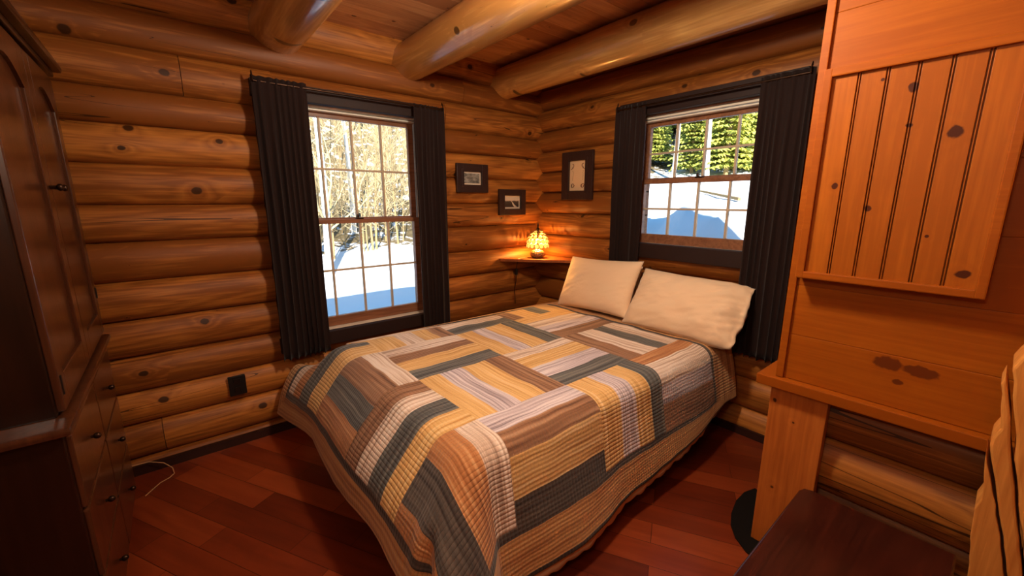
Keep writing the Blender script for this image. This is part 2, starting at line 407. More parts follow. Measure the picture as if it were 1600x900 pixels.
# ------------------------------------------------------------------ ceiling beams
def beam(y, zc, r, seed, label, x0=-.12, x1=3.45):
    bm = bmesh.new(); tl = bm.loops.layers.color.new('tone'); n = 40; K = 40; rings = []
    for i in range(n+1):
        x = x0+(x1-x0)*i/n; ring = []
        ox = noise.noise(Vector((x*.5, seed, 0)))*.012
        for k in range(K):
            a = 2*pi*k/K; rr = r*(1+.03*noise.noise(Vector((x*1.2, cos(a)*1.5+seed, sin(a)*1.5))))
            ring.append(bm.verts.new((x, y+ox+rr*cos(a), zc+rr*sin(a))))
        rings.append(ring)
    for i in range(n):
        for k in range(K): bm.faces.new((rings[i][k], rings[i][(k+1) % K], rings[i+1][(k+1) % K], rings[i+1][k]))
    bm.faces.new(rings[0]); bm.faces.new(rings[-1])
    t = .35+.2*(seed % 2)
    for f in bm.faces:
        for lp in f.loops: lp[tl] = (t, t, t, 1)
    bmesh.ops.recalc_face_normals(bm, faces=bm.faces)
    bmesh.ops.translate(bm, verts=bm.verts, vec=(0, -y, -zc))
    me = bpy.data.meshes.new('ceiling_beam'); bm.to_mesh(me); bm.free()
    o = link('ceiling_beam', me, M_beam); o.location = (0, y, zc); tag(o, label, 'beam', 'round log beams under the ceiling')
    return o
beam(-2.13, 2.50, .145, 3, 'thick round log beam nearest the wardrobe, leftmost of the three')
beam(-1.29, 2.478, .128, 4, 'bright round log beam meeting the wall right of the tall window')
beam(-.43, 2.475, .125, 5, 'round log beam nearest the corner, above the small window')

# ------------------------------------------------------------------ windows
def window(idx, axis, P0, pitch, ncol, z_up, z_lo, d_up, d_lo, sgn, op, caswide, label):
    """P0: coordinate of the first glass edge; z_up/z_lo: row heights; op: wall opening"""
    def B(mb, a0, a1, d0, d1, z0, z1, bev=.0):
        a0, a1 = sorted((a0, a1)); 
        if axis == 'y': x0, x1 = sorted((sgn*d0, sgn*d1)); mb.box(x0, x1, a0, a1, z0, z1, bev)
        else: y0, y1 = sorted((sgn*d0, sgn*d1)); mb.box(a0, a1, y0, y1, z0, z1, bev)
    A0, A1 = P0, P0+pitch*ncol; st = .042
    base = Vector((0, (A0+A1)/2, op[2])) if axis == 'y' else Vector(((A0+A1)/2, 0, op[2]))
    root = bpy.data.objects.new('window_%d' % idx, None); COL.objects.link(root); root.location = base; tag(root, label, kind='structure')
    # jamb frame
    mb = MB(); j0, j1 = A0-st-.012, A1+st+.012
    B(mb, j0-.05, j0, -.2, .0, op[2], op[3], .003); B(mb, j1, j1+.05, -.2, .0, op[2], op[3], .003)
    B(mb, j0-.05, j1+.05, -.2, .0, z_up[0]+.062, op[3], .003); B(mb, j0-.05, j1+.05, -.2, .015, op[2], z_lo[-1]-.072, .003)
    mb.build('jamb', M_sash, root)
    mb = MB()
    B(mb, j0, j1, -.125, -.02, z_up[0]+.046, z_up[0]+.060, .002); B(mb, j0, j1, -.09, -.03, z_up[0]+.030, z_up[0]+.040, .002)
    B(mb, j1-.006, j1+.002, -.07, -.0, z_lo[-1]-.07, z_up[0]+.045, .001); B(mb, j0-.002, j0+.006, -.07, -.0, z_lo[-1]-.07, z_up[0]+.045, .001)
    B(mb, j0, j1, -.05, .018, z_lo[-1]-.076, z_lo[-1]-.070, .001)
    mb.build('track', M_track, root)
    for nm, zs, d, top, bot in (('upper', z_up, d_up, .034, .026), ('lower', z_lo, d_lo, .030, .068)):
        s = MB(); zt, zb = zs[0], zs[-1]
        B(s, A0-st, A0, d-.017, d+.017, zb-bot, zt+top, .003); B(s, A1, A1+st, d-.017, d+.017, zb-bot, zt+top, .003)
        B(s, A0, A1, d-.017, d+.017, zt, zt+top, .003); B(s, A0, A1, d-.017, d+.017, zb-bot, zb, .003)
        so = s.build('sash', M_sash, root)
        so['label'] = '%s wooden sash' % nm
        mu = MB(); w = .0068
        for c in range(1, ncol): B(mu, P0+pitch*c-w, P0+pitch*c+w, d-.012, d+.012, zb, zt, .003)
        B(mu, A0, A1, d-.0115, d+.0115, zs[1]-w, zs[1]+w, .003)
        mu.build('muntin', M_munt, so)
        g = MB(); B(g, A0-.004, A1+.004, d-.002, d+.002, zb-.004, zt+.004); g.build('pane', M_glass, so)
    lk = MB(); am = (A0+A1)/2
    B(lk, am-.025, am+.025, d_lo-.01, d_lo+.022, z_lo[0]+.028, z_lo[0]+.040, .004)
    B(lk, am-.018, am-.004, d_lo-.005, d_lo+.018, z_lo[0]+.038, z_lo[0]+.062, .005)
    lk.build('sash_lock', M_metal, root)
    # flat dark casing around the opening
    c = MB(); ct, cb = caswide
    B(c, j0-.12, j0-.0, -.0, .052, op[2]-.06, op[3]+.04, .004); B(c, j1+.0, j1+.12, -.0, .052, op[2]-.06, op[3]+.04, .004)
    B(c, j0-.13, j1+.13, -.0, .058, ct[0], ct[1], .004); B(c, j0-.13, j1+.13, -.0, .06, cb[0], cb[1], .004)
    co = c.build('casing', M_casing, root); co['label'] = 'dark brown casing boards'
    return root
window(1, 'y', -2.13, .2099, 4, [2.043, 1.716, 1.390], [1.350, 1.025, .697], -.10, -.06, 1, (WY0, WY1, WZ0, WZ1), ((2.098, 2.19), (.53, .625)),
       'tall wooden sash window in the left log wall')
window(2, 'x', 1.108, .2084, 4, [2.036, 1.847, 1.671], [1.628, 1.446, 1.259], -.10, -.06, -1, (VX0, VX1, VZ0, VZ1), ((2.105, 2.20), (1.09, 1.195)),
       'smaller wooden sash window above the bed head')

# ------------------------------------------------------------------ curtains
def curtain(axis, a0, a1, zt, zb, off, sgn, label, seed, flare=.0, nf=7, amp=.015):
    """pleated cloth hanging from z=zt to zb between a0..a1 with an outward offset off from the wall face"""
    bm = bmesh.new(); NU, NV = 90, 34; rows = []
    for j in range(NV+1):
        t = j/NV; z = zt-(zt-zb)*t; row = []
        for i in range(NU+1):
            u = i/NU
            ph = u*nf*2*pi+1.6*sin(u*9+seed)+1.8*noise.noise(Vector((u*4, t*1.1, seed)))
            am = amp*(.35+.65*min(1, t*3))*(.75+.9*noise.noise(Vector((u*6, seed, t))))
            d = off+am*sin(ph)+.012*noise.noise(Vector((u*2, t*2.5, seed+4)))
            a = a0+(a1-a0)*u+(.006*cos(ph))*(t) + flare*(u-.5)*t
            row.append((a, d, z+(.006*abs(sin(ph*.5)) if j == 0 else 0)-(.006*sin(ph) if j == NV else 0)))
        rows.append(row)
    th = .0025
    def P(a, d, z): return (sgn*d, a, z) if axis == 'y' else (a, sgn*d, z)
    F = [[bm.verts.new(P(a, d+th, z)) for a, d, z in r] for r in rows]; Bk = [[bm.verts.new(P(a, d-th, z)) for a, d, z in r] for r in rows]
    for j in range(NV):
        for i in range(NU):
            bm.faces.new((F[j][i], F[j][i+1], F[j+1][i+1], F[j+1][i])); bm.faces.new((Bk[j][i], Bk[j+1][i], Bk[j+1][i+1], Bk[j][i+1]))
    for i in range(NU):
        bm.faces.new((F[0][i], Bk[0][i], Bk[0][i+1], F[0][i+1])); bm.faces.new((F[NV][i], F[NV][i+1], Bk[NV][i+1], Bk[NV][i]))
    for j in range(NV):
        bm.faces.new((F[j][0], F[j+1][0], Bk[j+1][0], Bk[j][0])); bm.faces.new((F[j][NU], Bk[j][NU], Bk[j+1][NU], F[j+1][NU]))
    bmesh.ops.recalc_face_normals(bm, faces=bm.faces)
    c = Vector(P((a0+a1)/2, off, zt)); bmesh.ops.translate(bm, verts=bm.verts, vec=-c)
    me = bpy.data.meshes.new('curtain'); bm.to_mesh(me); bm.free(); o = link('curtain', me, M_curtain); o.location = c
    tag(o, label, 'curtain', 'dark curtains at the two windows')
    return o
curtain('y', -2.318, -2.03, 2.185, .505, .115, 1, 'dark pleated curtain left of the tall window, nearest the wardrobe', 1.0, nf=8)
curtain('y', -1.335, -1.085, 2.172, .45, .115, 1, 'dark pleated curtain right of the tall window, beside the small pictures', 2.0, nf=7)
curtain('x', .935, 1.185, 2.172, .55, .115, -1, 'dark pleated curtain left of the small window, behind the left pillow', 3.0, nf=7)
curtain('x', 1.915, 2.175, 2.172, .56, .115, -1, 'dark pleated curtain right of the small window, next to the pine cabinet', 4.0, nf=7)
def rod(axis, a0, a1, z, sgn, label):
    def P(a, d, zz): return Vector((sgn*d, a, zz) if axis == 'y' else (a, sgn*d, zz))
    t = thing('curtain_rod', label, 'curtain rod', P((a0+a1)/2, .115, z))
    MB().tube([P(a0, .115, z), P(a1, .115, z)], .007, 10).build('pole', M_metal, t, True)
    for a in (a0+.005, a1-.005):
        m = MB(); m.tube([P(a, .055, z-.01), P(a, .115, z-.012), P(a, .132, z), P(a, .128, z+.03), P(a, .118, z+.048), P(a, .112, z+.03)], .0035, 6)
        m.build('bracket', M_metal, t, True)
rod('y', -2.315, -1.10, 2.162, 1, 'thin dark metal curtain rod over the tall window')
rod('x', .95, 2.16, 2.152, -1, 'thin dark metal curtain rod over the small window')

# ------------------------------------------------------------------ bed
BX0, BX1, BY0, BY1, BZ = .44, 1.90, -2.08, -.09, .645
bed = thing('bed', 'queen bed with box spring and dark legs under the patchwork quilt', 'bed', ((BX0+BX1)/2, (BY0+BY1)/2, 0))
MB().box(BX0+.02, BX1-.02, BY0+.03, BY1, .40, .62, .05).build('mattress', M_mattress, bed, True)
MB().box(BX0+.03, BX1-.03, BY0+.04, BY1, .22, .398, .02).build('box_spring', M_sheet, bed, True)
MB().box(BX0+.04, BX1-.04, BY0+.05, BY1, .185, .218, .004).build('frame', M_black, bed)
for lx in (BX0+.10, BX1-.14):
    for ly in (BY0+.12, BY1-.12):
        m = MB(); m.box(lx-.022, lx+.022, ly-.022, ly+.022, .035, .185, .004); m.lathe([(.0, 0), (.026, .002), (.03, .02), (.024, .036), (.0, .038)], (lx, ly, 0), 14)
        m.build('leg', M_black, bed)

S4 = .49
QX = [.245+S4*i for i in range(5)]; QY = [-2.425+S4*1.0*i*1.035 for i in range(5)]   # cell lines in cloth arc coordinates
QY = [-2.43, -1.93, -1.42, -.925, -.40]
TOPR = .07
def hem_right(y):  # height of the hem on the right side
    t = min(max((y+1.95)/1.85, 0), 1); return .165+.03*t+.17*t**2.2
def place(u, v):
    p = place0(u, v); k = .011
    return p+Vector((k*noise.noise(Vector((u*2.6, v*2.6, 11)))+.003*noise.noise(Vector((u*9, v*9, 4))), k*noise.noise(Vector((u*2.6, v*2.6, 21)))+.003*noise.noise(Vector((u*9, v*9, 14))), 0))
def place0(u, v):
    """cloth coordinates (u along x, v along y; arc length) -> point"""
    xe, ye = BX1+.012, BY0-.012
    du = max(0, u-(xe-TOPR)); dv = max(0, (ye+TOPR)-v); dl = max(0, (BX0-.012+TOPR)-u)
    top = BZ+.008
    wr = .008*noise.noise(Vector((u*3.1, v*3.1, 2)))+.006*noise.noise(Vector((u*9, v*9, 5)))
    sag = -.012*(1-min(1, abs(u-(BX0+BX1)/2)/.8))
    def fold(s):         # arc s past the edge start -> (outward, down)
        q = TOPR*pi/2
        if s < q: a = s/TOPR; return TOPR*sin(a), TOPR*(1-cos(a))
        return TOPR, TOPR+(s-q)
    if du == 0 and dv == 0 and dl == 0: return Vector((u, v, top+wr+sag*0))
    def foot(s_):        # the foot end slopes outwards before it hangs
        pts = ((0, 0), (.06, 14), (.12, 48), (.30, 52), (.38, 66), (.46, 80), (9, 82)); o = d = 0.0; k = 0; ds = .01; q = 0.0
        while q < s_:
            st_ = min(ds, s_-q); m_ = q+st_/2
            for (a0, g0), (a1, g1) in zip(pts, pts[1:]):
                if a0 <= m_ <= a1: g_ = radians(g0+(g1-g0)*(m_-a0)/(a1-a0)); break
            o += cos(g_)*st_; d += sin(g_)*st_; q += st_
        return o, d
    def footp(uu, s_):
        o, d = foot(s_); t = d/.45
        wave = .014*sin(uu*6.0+1.2)*t+.010*noise.noise(Vector((uu*3.1, 8, d*2)))*t
        lf = max(0, .70-uu)/.5; fl_ = .05*t*lf; d *= 1+.16*lf
        return Vector((uu, ye+TOPR-o-fl_-wave, top-d+wr))
    if dl > 0:
        o, d = fold(dl); x = BX0-.012+TOPR-o
        side = Vector((x, min(v, ye+TOPR), top-d))
        if dv > 0:
            fp = footp(u, dv); w_ = 1-min(1, dv/.30); w_ = w_*w_*(3-2*w_)
            sd = Vector((x, ye+TOPR-foot(dv)[0], top-d-foot(dv)[1]*.6))
            return fp*(1-w_)+sd*w_
        return side
    if du > 0 and dv == 0:
        o, d = fold(du); t = d/.45
        wave = .012*sin(v*7.5+.6)*t+.010*noise.noise(Vector((v*3.3, 3, d*2)))*t
        flare = .085*t
        return Vector((xe-TOPR+o+flare+wave, v, top-d+wr))
    if dv > 0 and du == 0:
        return footp(u, dv)
    rho = hypot(du, dv); th = atan2(dv, du); o1, d1 = fold(rho); o2, d2 = foot(rho); k2 = sin(th)**2
    t = d1/.45
    o1 += .085*t+.012*sin(BY0*7.5+.6)*t
    o2 += .014*sin(xe*6.0+1.2)*(d2/.45)
    o = o1*(1-k2)+o2*k2; d = d1*(1-k2)+d2*k2; t = d/.45
    lobe = max(0, sin(2*th))**1.5
    crease = -.085*exp(-((th-1.22)/.13)**2)*min(1, max(0, d-.16)/.2)
    o += .15*lobe*min(t, 1.3)+crease
    return Vector((xe-TOPR+o*cos(th), ye+TOPR-o*sin(th), top-d*(1-.06*lobe)))

def quilt_mats():
    """base colour ramps for the strips; uv = cloth coordinates"""
    pal = {
     'G': [lin(218, 172, 106), lin(236, 196, 130), lin(200, 150, 88), lin(242, 212, 158)],
     'C': [lin(206, 182, 162), lin(240, 224, 208), lin(160, 134, 118), lin(246, 236, 226)],
     'L': [lin(186, 174, 182), lin(220, 210, 216), lin(140, 128, 136), lin(238, 230, 232)],
     'B': [lin(136, 98, 72), lin(164, 124, 94), lin(104, 72, 54), lin(184, 146, 114)],
     'D': [lin(86, 88, 88), lin(108, 110, 108), lin(66, 66, 68), lin(130, 130, 122)],
     'T': [lin(180, 120, 74), lin(198, 140, 90), lin(152, 98, 60), lin(216, 166, 116)],
     'E': [lin(76, 68, 64), lin(92, 84, 78), lin(58, 50, 48), lin(108, 98, 90)],
     'O': [lin(196, 140, 84), lin(214, 162, 102), lin(162, 110, 64), lin(224, 178, 118)],
    }
    out = {}
    for k, cs in pal.items():
        for ax in 'XY':      # stripes RUN along X or Y
            m, n, N, L, B = new_mat('quilt_%s_%s' % (k, ax))
            uv = N.new('ShaderNodeUVMap'); uv.uv_map = 'cloth'; sp = N.new('ShaderNodeSeparateXYZ'); L.new(uv.outputs[0], sp.inputs[0])
            across = sp.outputs[1] if ax == 'X' else sp.outputs[0]; along = sp.outputs[0] if ax == 'X' else sp.outputs[1]
            def mth(op, a, b=None):
                q = N.new('ShaderNodeMath'); q.operation = op
                for i, v in enumerate((a, b)):
                    if v is None: continue
                    if isinstance(v, (int, float)): q.inputs[i].default_value = v
                    else: L.new(v, q.inputs[i])
                return q.outputs[0]
            c3 = N.new('ShaderNodeCombineXYZ'); L.new(across, c3.inputs[0]); L.new(mth('MULTIPLY', along, .02), c3.inputs[1])
            t = N.new('ShaderNodeTexNoise'); t.inputs['Scale'].default_value = 85 if k in 'CLTG' else 60; t.inputs['Detail'].default_value = 1.5; L.new(c3.outputs[0], t.inputs['Vector'])
            cr = N.new('ShaderNodeValToRGB'); L.new(t.outputs['Fac'], cr.inputs[0]); e = cr.color_ramp.elements
            e[0].position = .30; e[0].color = cs[2]; e[1].position = .70; e[1].color = cs[3]; a_ = e.new(.42); a_.color = cs[0]; b_ = e.new(.56); b_.color = cs[1]
            # quilting ribs: run along the strips every ~12 mm and cross-stitched on the other direction
            r1 = mth('SINE', mth('MULTIPLY', across, 2*pi/.0175)); r2 = mth('SINE', mth('MULTIPLY', along, 2*pi/.0175))
            gr = mth('MULTIPLY', mth('POWER', mth('ABSOLUTE', mth('SINE', mth('MULTIPLY', along, pi/.0175))), .5), 1.0)
            h = mth('ADD', gr, mth('MULTIPLY', r1, .15))
            bp_ = N.new('ShaderNodeBump'); bp_.inputs['Strength'].default_value = .55; bp_.inputs['Distance'].default_value = .005
            L.new(h, bp_.inputs['Height']); L.new(bp_.outputs['Normal'], B.inputs['Normal'])
            # thread wear: faint mottling of the cloth itself
            wv = N.new('ShaderNodeTexNoise'); wv.inputs['Scale'].default_value = 260; L.new(uv.outputs[0], wv.inputs['Vector'])
            mx = N.new('ShaderNodeMix'); mx.data_type = 'RGBA'; mx.blend_type = 'MULTIPLY'; mx.inputs[0].default_value = .35
            L.new(cr.outputs[0], mx.inputs[6])
            g2 = N.new('ShaderNodeValToRGB'); L.new(wv.outputs['Fac'], g2.inputs[0]); g2.color_ramp.elements[0].position = .3; g2.color_ramp.elements[0].color = (.5, .5, .5, 1); g2.color_ramp.elements[1].position = .6
            L.new(g2.outputs[0], mx.inputs[7]); L.new(mx.outputs[2], B.inputs['Base Color'])
            B.inputs['Roughness'].default_value = .85; B.inputs['Specular IOR Level'].default_value = .2; B.inputs['Sheen Weight'].default_value = .15
            out[k+ax] = m
    return out
QM = quilt_mats(); QKEYS = list(QM); 
CELLS = {  # (i,j): orientation by parity; strips listed low->high, widths in 24ths
 (0, 0): [('C', 4), ('T', 5), ('D', 7), ('G', 8)], (1, 1): [('C', 6), ('B', 5), ('G', 7), ('D', 6)], (2, 2): [('C', 5), ('G', 7), ('L', 6), ('D', 6)],
 (3, 3): [('T', 5), ('C', 7), ('L', 5), ('B', 7)], (1, 3): [('G', 6), ('C', 6), ('L', 6), ('B', 6)], (0, 2): [('G', 6), ('T', 5), ('C', 7), ('D', 6)],
 (2, 0): [('B', 6), ('C', 6), ('D', 6), ('G', 6)], (3, 1): [('L', 6), ('B', 5), ('G', 8), ('E', 5)],
 (0, 1): [('G', 8), ('C', 6), ('G', 5), ('B', 5)], (1, 0): [('T', 6), ('D', 6), ('B', 7), ('C', 5)], (2, 1): [('G', 5), ('L', 6), ('G', 7), ('B', 6)],
 (3, 0): [('T', 4), ('E', 8), ('T', 7), ('C', 5)], (1, 2): [('G', 6), ('L', 5), ('G', 7), ('D', 6)], (3, 2): [('G', 7), ('L', 6), ('G', 6), ('D', 5)],
 (0, 3): [('B', 5), ('G', 7), ('D', 5), ('G', 7)], (2, 3): [('B', 6), ('C', 7), ('D', 5), ('C', 6)],
}
def strip_at(i, j, fx, fy):
    yrun = (i+j) % 2 == 0; f = fx if yrun else fy; acc = 0
    for k, w in CELLS[(i, j)]:
        acc += w/24
        if f < acc-1e-6: return k+('Y' if yrun else 'X')
    return k+('Y' if yrun else 'X')
def build_quilt():
    bm = bmesh.new(); uvl = bm.loops.layers.uv.new('cloth')
    us = []; 
    for s in range(8): us.append(QX[0]-.035-.012*(8-s))
    us += [QX[0]-.035, QX[0]-.017]
    for i in range(4): us += [QX[i]+(QX[i+1]-QX[i])*k/24 for k in range(24)]
    us += [QX[4], QX[4]+.018, QX[4]+.036]+[QX[4]+.036+.0195*k for k in range(1, 11)]
    vs = [QY[0]-.036-.011*(10-s) for s in range(10)]+[QY[0]-.036, QY[0]-.018]
    for i in range(4): vs += [QY[i]+(QY[i+1]-QY[i])*k/24 for k in range(24)]
    vs += [QY[4], QY[4]+.014, QY[4]+.028]+[QY[4]+.028+.02*k for k in range(1, 14)]
    umax, ubord = us[-1], QX[4]+.036
    def pos(u, v):
        # the right hem rises towards the head: squeeze the outer border there
        if u > QX[4] and v > QY[0]:
            t = min(1, max(0, (v-QY[0])/.5)); tgt = (BZ-hem_right(v))
            full = (umax-QX[4]); want = (tgt+.06+1.88-QX[4])
            k = (u-QX[4])/full; u2 = QX[4]+k*(full*(1-t)+min(full*1.35, max(.05, want))*t)
            u = u2
        return place(u, v)
    global HEM
    HEM = lambda y: pos(umax, y)
    grid = [[bm.verts.new(pos(u, v)) for u in us] for v in vs]
    for b in range(len(vs)-1):
        for a in range(len(us)-1):
            f = bm.faces.new((grid[b][a], grid[b][a+1], grid[b+1][a+1], grid[b+1][a]))
            for lp, (uu, vv) in zip(f.loops, ((us[a], vs[b]), (us[a+1], vs[b]), (us[a+1], vs[b+1]), (us[a], vs[b+1]))): lp[uvl].uv = (uu, vv)
            uc, vc = (us[a]+us[a+1])/2, (vs[b]+vs[b+1])/2
            inx = QX[0] < uc < QX[4]; iny = QY[0] < vc < QY[4]
            if inx and iny:
                i = min(3, int((uc-QX[0])/S4)); j = max(k for k in range(4) if QY[k] <= vc)
                key = strip_at(i, j, (uc-QX[i])/S4, (vc-QY[j])/(QY[j+1]-QY[j]))
            else:
                bx = QX[0]-.036 < uc < QX[4]+.036 and QY[0]-.037 < vc < QY[4]+.029
                over_x = max(uc-QX[4], QX[0]-uc); over_y = max(vc-QY[4], QY[0]-vc)
                run = 'Y' if over_x > over_y else 'X'
                key = ('E' if bx else 'O')+run
                if not bx and (uc > umax-.02): key = 'E'+run
            f.material_index = QKEYS.index(key)
    bmesh.ops.recalc_face_normals(bm, faces=bm.faces)
    me = bpy.data.meshes.new('patchwork_quilt'); bm.to_mesh(me); bm.free()
    o = link('patchwork_quilt', me, [QM[k] for k in QKEYS]); 
    md = o.modifiers.new('sub', 'SUBSURF'); md.levels = 1; md.render_levels = 1
    md = o.modifiers.new('thick', 'SOLIDIFY'); md.thickness = .008; md.offset = -1
    return o
quilt = build_quilt()
tag(quilt, 'striped patchwork quilt in gold, cream, brown and charcoal draped over the bed', 'quilt')
# orientation check: normals must face up
if sum(p.normal.z*p.area for p in quilt.data.polygons) < 0: quilt.data.flip_normals()

# scalloped coverlet showing below the quilt's right edge
def coverlet():
    bm = bmesh.new(); N_ = 220; rows = []
    for k in range(7):
        row = []
        for i in range(N_+1):
            y = -1.96+1.70*i/N_; q = HEM(y); e = HEM(y+.01); zt = q.z+.045; zb = q.z-.046+.035*max(0, (y+.8)/.6)
            sc = .012*abs(sin(y*pi/.085))
            z = zt+(zb-sc-zt)*k/6
            x = q.x-.016-.02*(1-k/6)+.004*sin(y*31)*k/6
            row.append(bm.verts.new((x, y, z)))
        rows.append(row)
    for k in range(6):
        for i in range(N_): bm.faces.new((rows[k][i], rows[k][i+1], rows[k+1][i+1], rows[k+1][i]))
    me = bpy.data.meshes.new('coverlet'); bm.to_mesh(me); bm.free(); o = link('coverlet', me, plain('coverlet_tan', lin(228, 182, 138), .85, .2))
    md = o.modifiers.new('thick', 'SOLIDIFY'); md.thickness = .004
    tag(o, 'tan scalloped coverlet edge hanging below the quilt', 'bedspread'); return o
coverlet()

# ------------------------------------------------------------------ pillows
def pillow(c, wdt, hgt, thick, lean, yaw, label, seed, roll=0, open_end=False, wrinkle=.006, name='pillow'):
    """lean: tilt from horizontal; local x = width, y = height, z = thickness"""
    bm = bmesh.new(); NU, NV = 64, 44
    def P(u, v, s):
        pin = 1-.07*(1-abs(u)**2)*abs(v)**3; pin2 = 1-.06*(1-abs(v)**2)*abs(u)**3
        x = u*wdt/2*pin2; y = v*hgt/2*pin
        e = max(0, (1-abs(u)**3.2))**.55*max(0, (1-abs(v)**3.0))**.6
        z = s*thick/2*e
        if open_end and u > .55:
            q = (u-.55)/.45; z = s*(thick/2*max(e, .22*(1-abs(v)**6)))*(1-.1*q)
            z += .034*q*noise.noise(Vector((u*6, v*2.6, seed+s)))+.014*q*noise.noise(Vector((u*12, v*6, seed)))
            x += .014*q*noise.noise(Vector((v*3, seed, 2)))+.035*(1-v*v)*q*q; y *= 1-.10*q*q
        ww = wrinkle*(noise.noise(Vector((u*3+seed, v*3, s)))+.7*sqrt(noise.noise(Vector((u*2.2+v*3, v*5-u*3+seed, 3*s)))**2+.02))
        z += ww*s*max(e, .2)
        z += s*wrinkle*1.2*(1-sqrt(noise.noise(Vector((u*3.4-v*5.5+seed, (u+v)*1.2, 9)))**2+.008)*2.2)*e*(abs(u)**1.5)
        return Vector((x, y, z))
    T, Bt = [], []
    for j in range(NV+1):
        v = -1+2*j/NV; T.append([bm.verts.new(P(-1+2*i/NU, v, 1)) for i in range(NU+1)])
        Bt.append([T[j][i] if (i in (0, NU) or j in (0, NV)) else bm.verts.new(P(-1+2*i/NU, v, -1)) for i in range(NU+1)])
    for j in range(NV):
        for i in range(NU):
            bm.faces.new((T[j][i], T[j][i+1], T[j+1][i+1], T[j+1][i])); bm.faces.new((Bt[j][i], Bt[j+1][i], Bt[j+1][i+1], Bt[j][i+1]))
    bmesh.ops.recalc_face_normals(bm, faces=bm.faces)
    me = bpy.data.meshes.new(name); bm.to_mesh(me); bm.free(); o = link(name, me, M_pillow)
    o.location = c; o.rotation_euler = Matrix.Rotation(yaw, 3, 'Z').to_4x4().to_3x3().__matmul__(Matrix.Rotation(lean, 3, 'X')).__matmul__(Matrix.Rotation(roll, 3, 'Z')).to_euler()
    tag(o, label, 'pillow', 'cream pillows leaning at the bed head'); return o
pillow((.935, -.245, .862), .70, .44, .17, radians(64), radians(-2), 'square-looking smooth cream pillow on the left, beside the lamp shelf', 1.2, roll=radians(3))
pillow((1.635, -.235, .83), .76, .45, .20, radians(56), radians(0), 'large creased cream pillow with crumpled open end on the right', 5.1, roll=radians(-1), open_end=True, wrinkle=.018)
pillow((.90, -.098, .84), .64, .37, .055, radians(82), 0, 'cream pillow mostly hidden behind the left pillow', 8.2)
pillow((1.56, -.098, .82), .68, .33, .055, radians(82), 0, 'cream pillow mostly hidden behind the large right pillow', 9.4)

# ------------------------------------------------------------------ corner shelf and lamp
cs = MB(); cs.prism([(.0, -.0), (.0, -.52), (.06, -.52), (.59, -.06), (.59, 0)], 'xy', .975, .998)
cs = cs.build('corner_shelf', M_shelf, None, loc=(.2, -.2, .975)); tag(cs, 'small triangular wooden shelf in the log corner under the lamp', 'shelf')
LX, LY, LZ = .215, -.215, .998
lamp = thing('table_lamp', 'small lit lamp with domed disc shade and dark round base', 'lamp', (LX, LY, LZ))
def base_mat():
    m, n, N, L, B = new_mat('lamp_base_carved')
    g = N.new('ShaderNodeTexCoord'); t = N.new('ShaderNodeTexVoronoi'); t.inputs['Scale'].default_value = 70; L.new(g.outputs['Object'], t.inputs['Vector'])
    cr = N.new('ShaderNodeValToRGB'); L.new(t.outputs['Distance'], cr.inputs[0]); cr.color_ramp.elements[0].color = lin(34, 20, 12); cr.color_ramp.elements[1].color = lin(140, 100, 60)
    cr.color_ramp.elements[1].position = .7
    L.new(cr.outputs[0], B.inputs['Base Color']); b = N.new('ShaderNodeBump'); b.inputs['Distance'].default_value = .006; L.new(t.outputs['Distance'], b.inputs['Height']); L.new(b.outputs[0], B.inputs['Normal'])
    B.inputs['Roughness'].default_value = .4; return m
MB().lathe([(.0, 0), (.044, 0), (.050, .006), (.064, .018), (.070, .036), (.064, .054), (.046, .068), (.030, .074), (.0, .075)], (LX, LY, LZ), 28).build('base', base_mat(), lamp, True)
MB().lathe([(.0, .07), (.034, .07), (.036, .076), (.020, .082), (.014, .10), (.010, .16), (.010, .262), (.0, .262)], (LX, LY, LZ), 16).build('stem', M_metal, lamp, True)
MB().lathe([(.0, .262), (.012, .262), (.014, .268), (.006, .276), (.009, .286), (.007, .300), (.003, .314), (.0, .316)], (LX, LY, LZ), 12).build('finial', M_metal, lamp, True)
def shade_mat():
    m = bpy.data.materials.new('capiz_shell'); m.use_nodes = True; n = m.node_tree; N = n.nodes; L = n.links
    B = N['Principled BSDF']; out = N['Material Output']
    B.inputs['Base Color'].default_value = lin(240, 214, 130); B.inputs['Roughness'].default_value = .3
    B.inputs['Emission Color'].default_value = (1, .72, .16, 1); B.inputs['Emission Strength'].default_value = .75
    tr = N.new('ShaderNodeBsdfTranslucent'); tr.inputs['Color'].default_value = (1, .8, .35, 1); mx = N.new('ShaderNodeMixShader'); mx.inputs[0].default_value = .14
    L.new(B.outputs[0], mx.inputs[1]); L.new(tr.outputs[0], mx.inputs[2]); L.new(mx.outputs[0], out.inputs[0]); return m
SR = .100
sh = MB(); wi = MB()
def dome(th, ph, k=1.0):   # th 0 = top .. 90 = rim
    return Vector((LX, LY, LZ+.108))+Vector((sin(th)*cos(ph)*SR*k, sin(th)*sin(ph)*SR*k, cos(th)*SR*1.45*k))
rowsd = [(24, 5, .016), (41, 9, .0165), (57, 12, .0175), (72, 14, .0185), (88, 15, .020)]
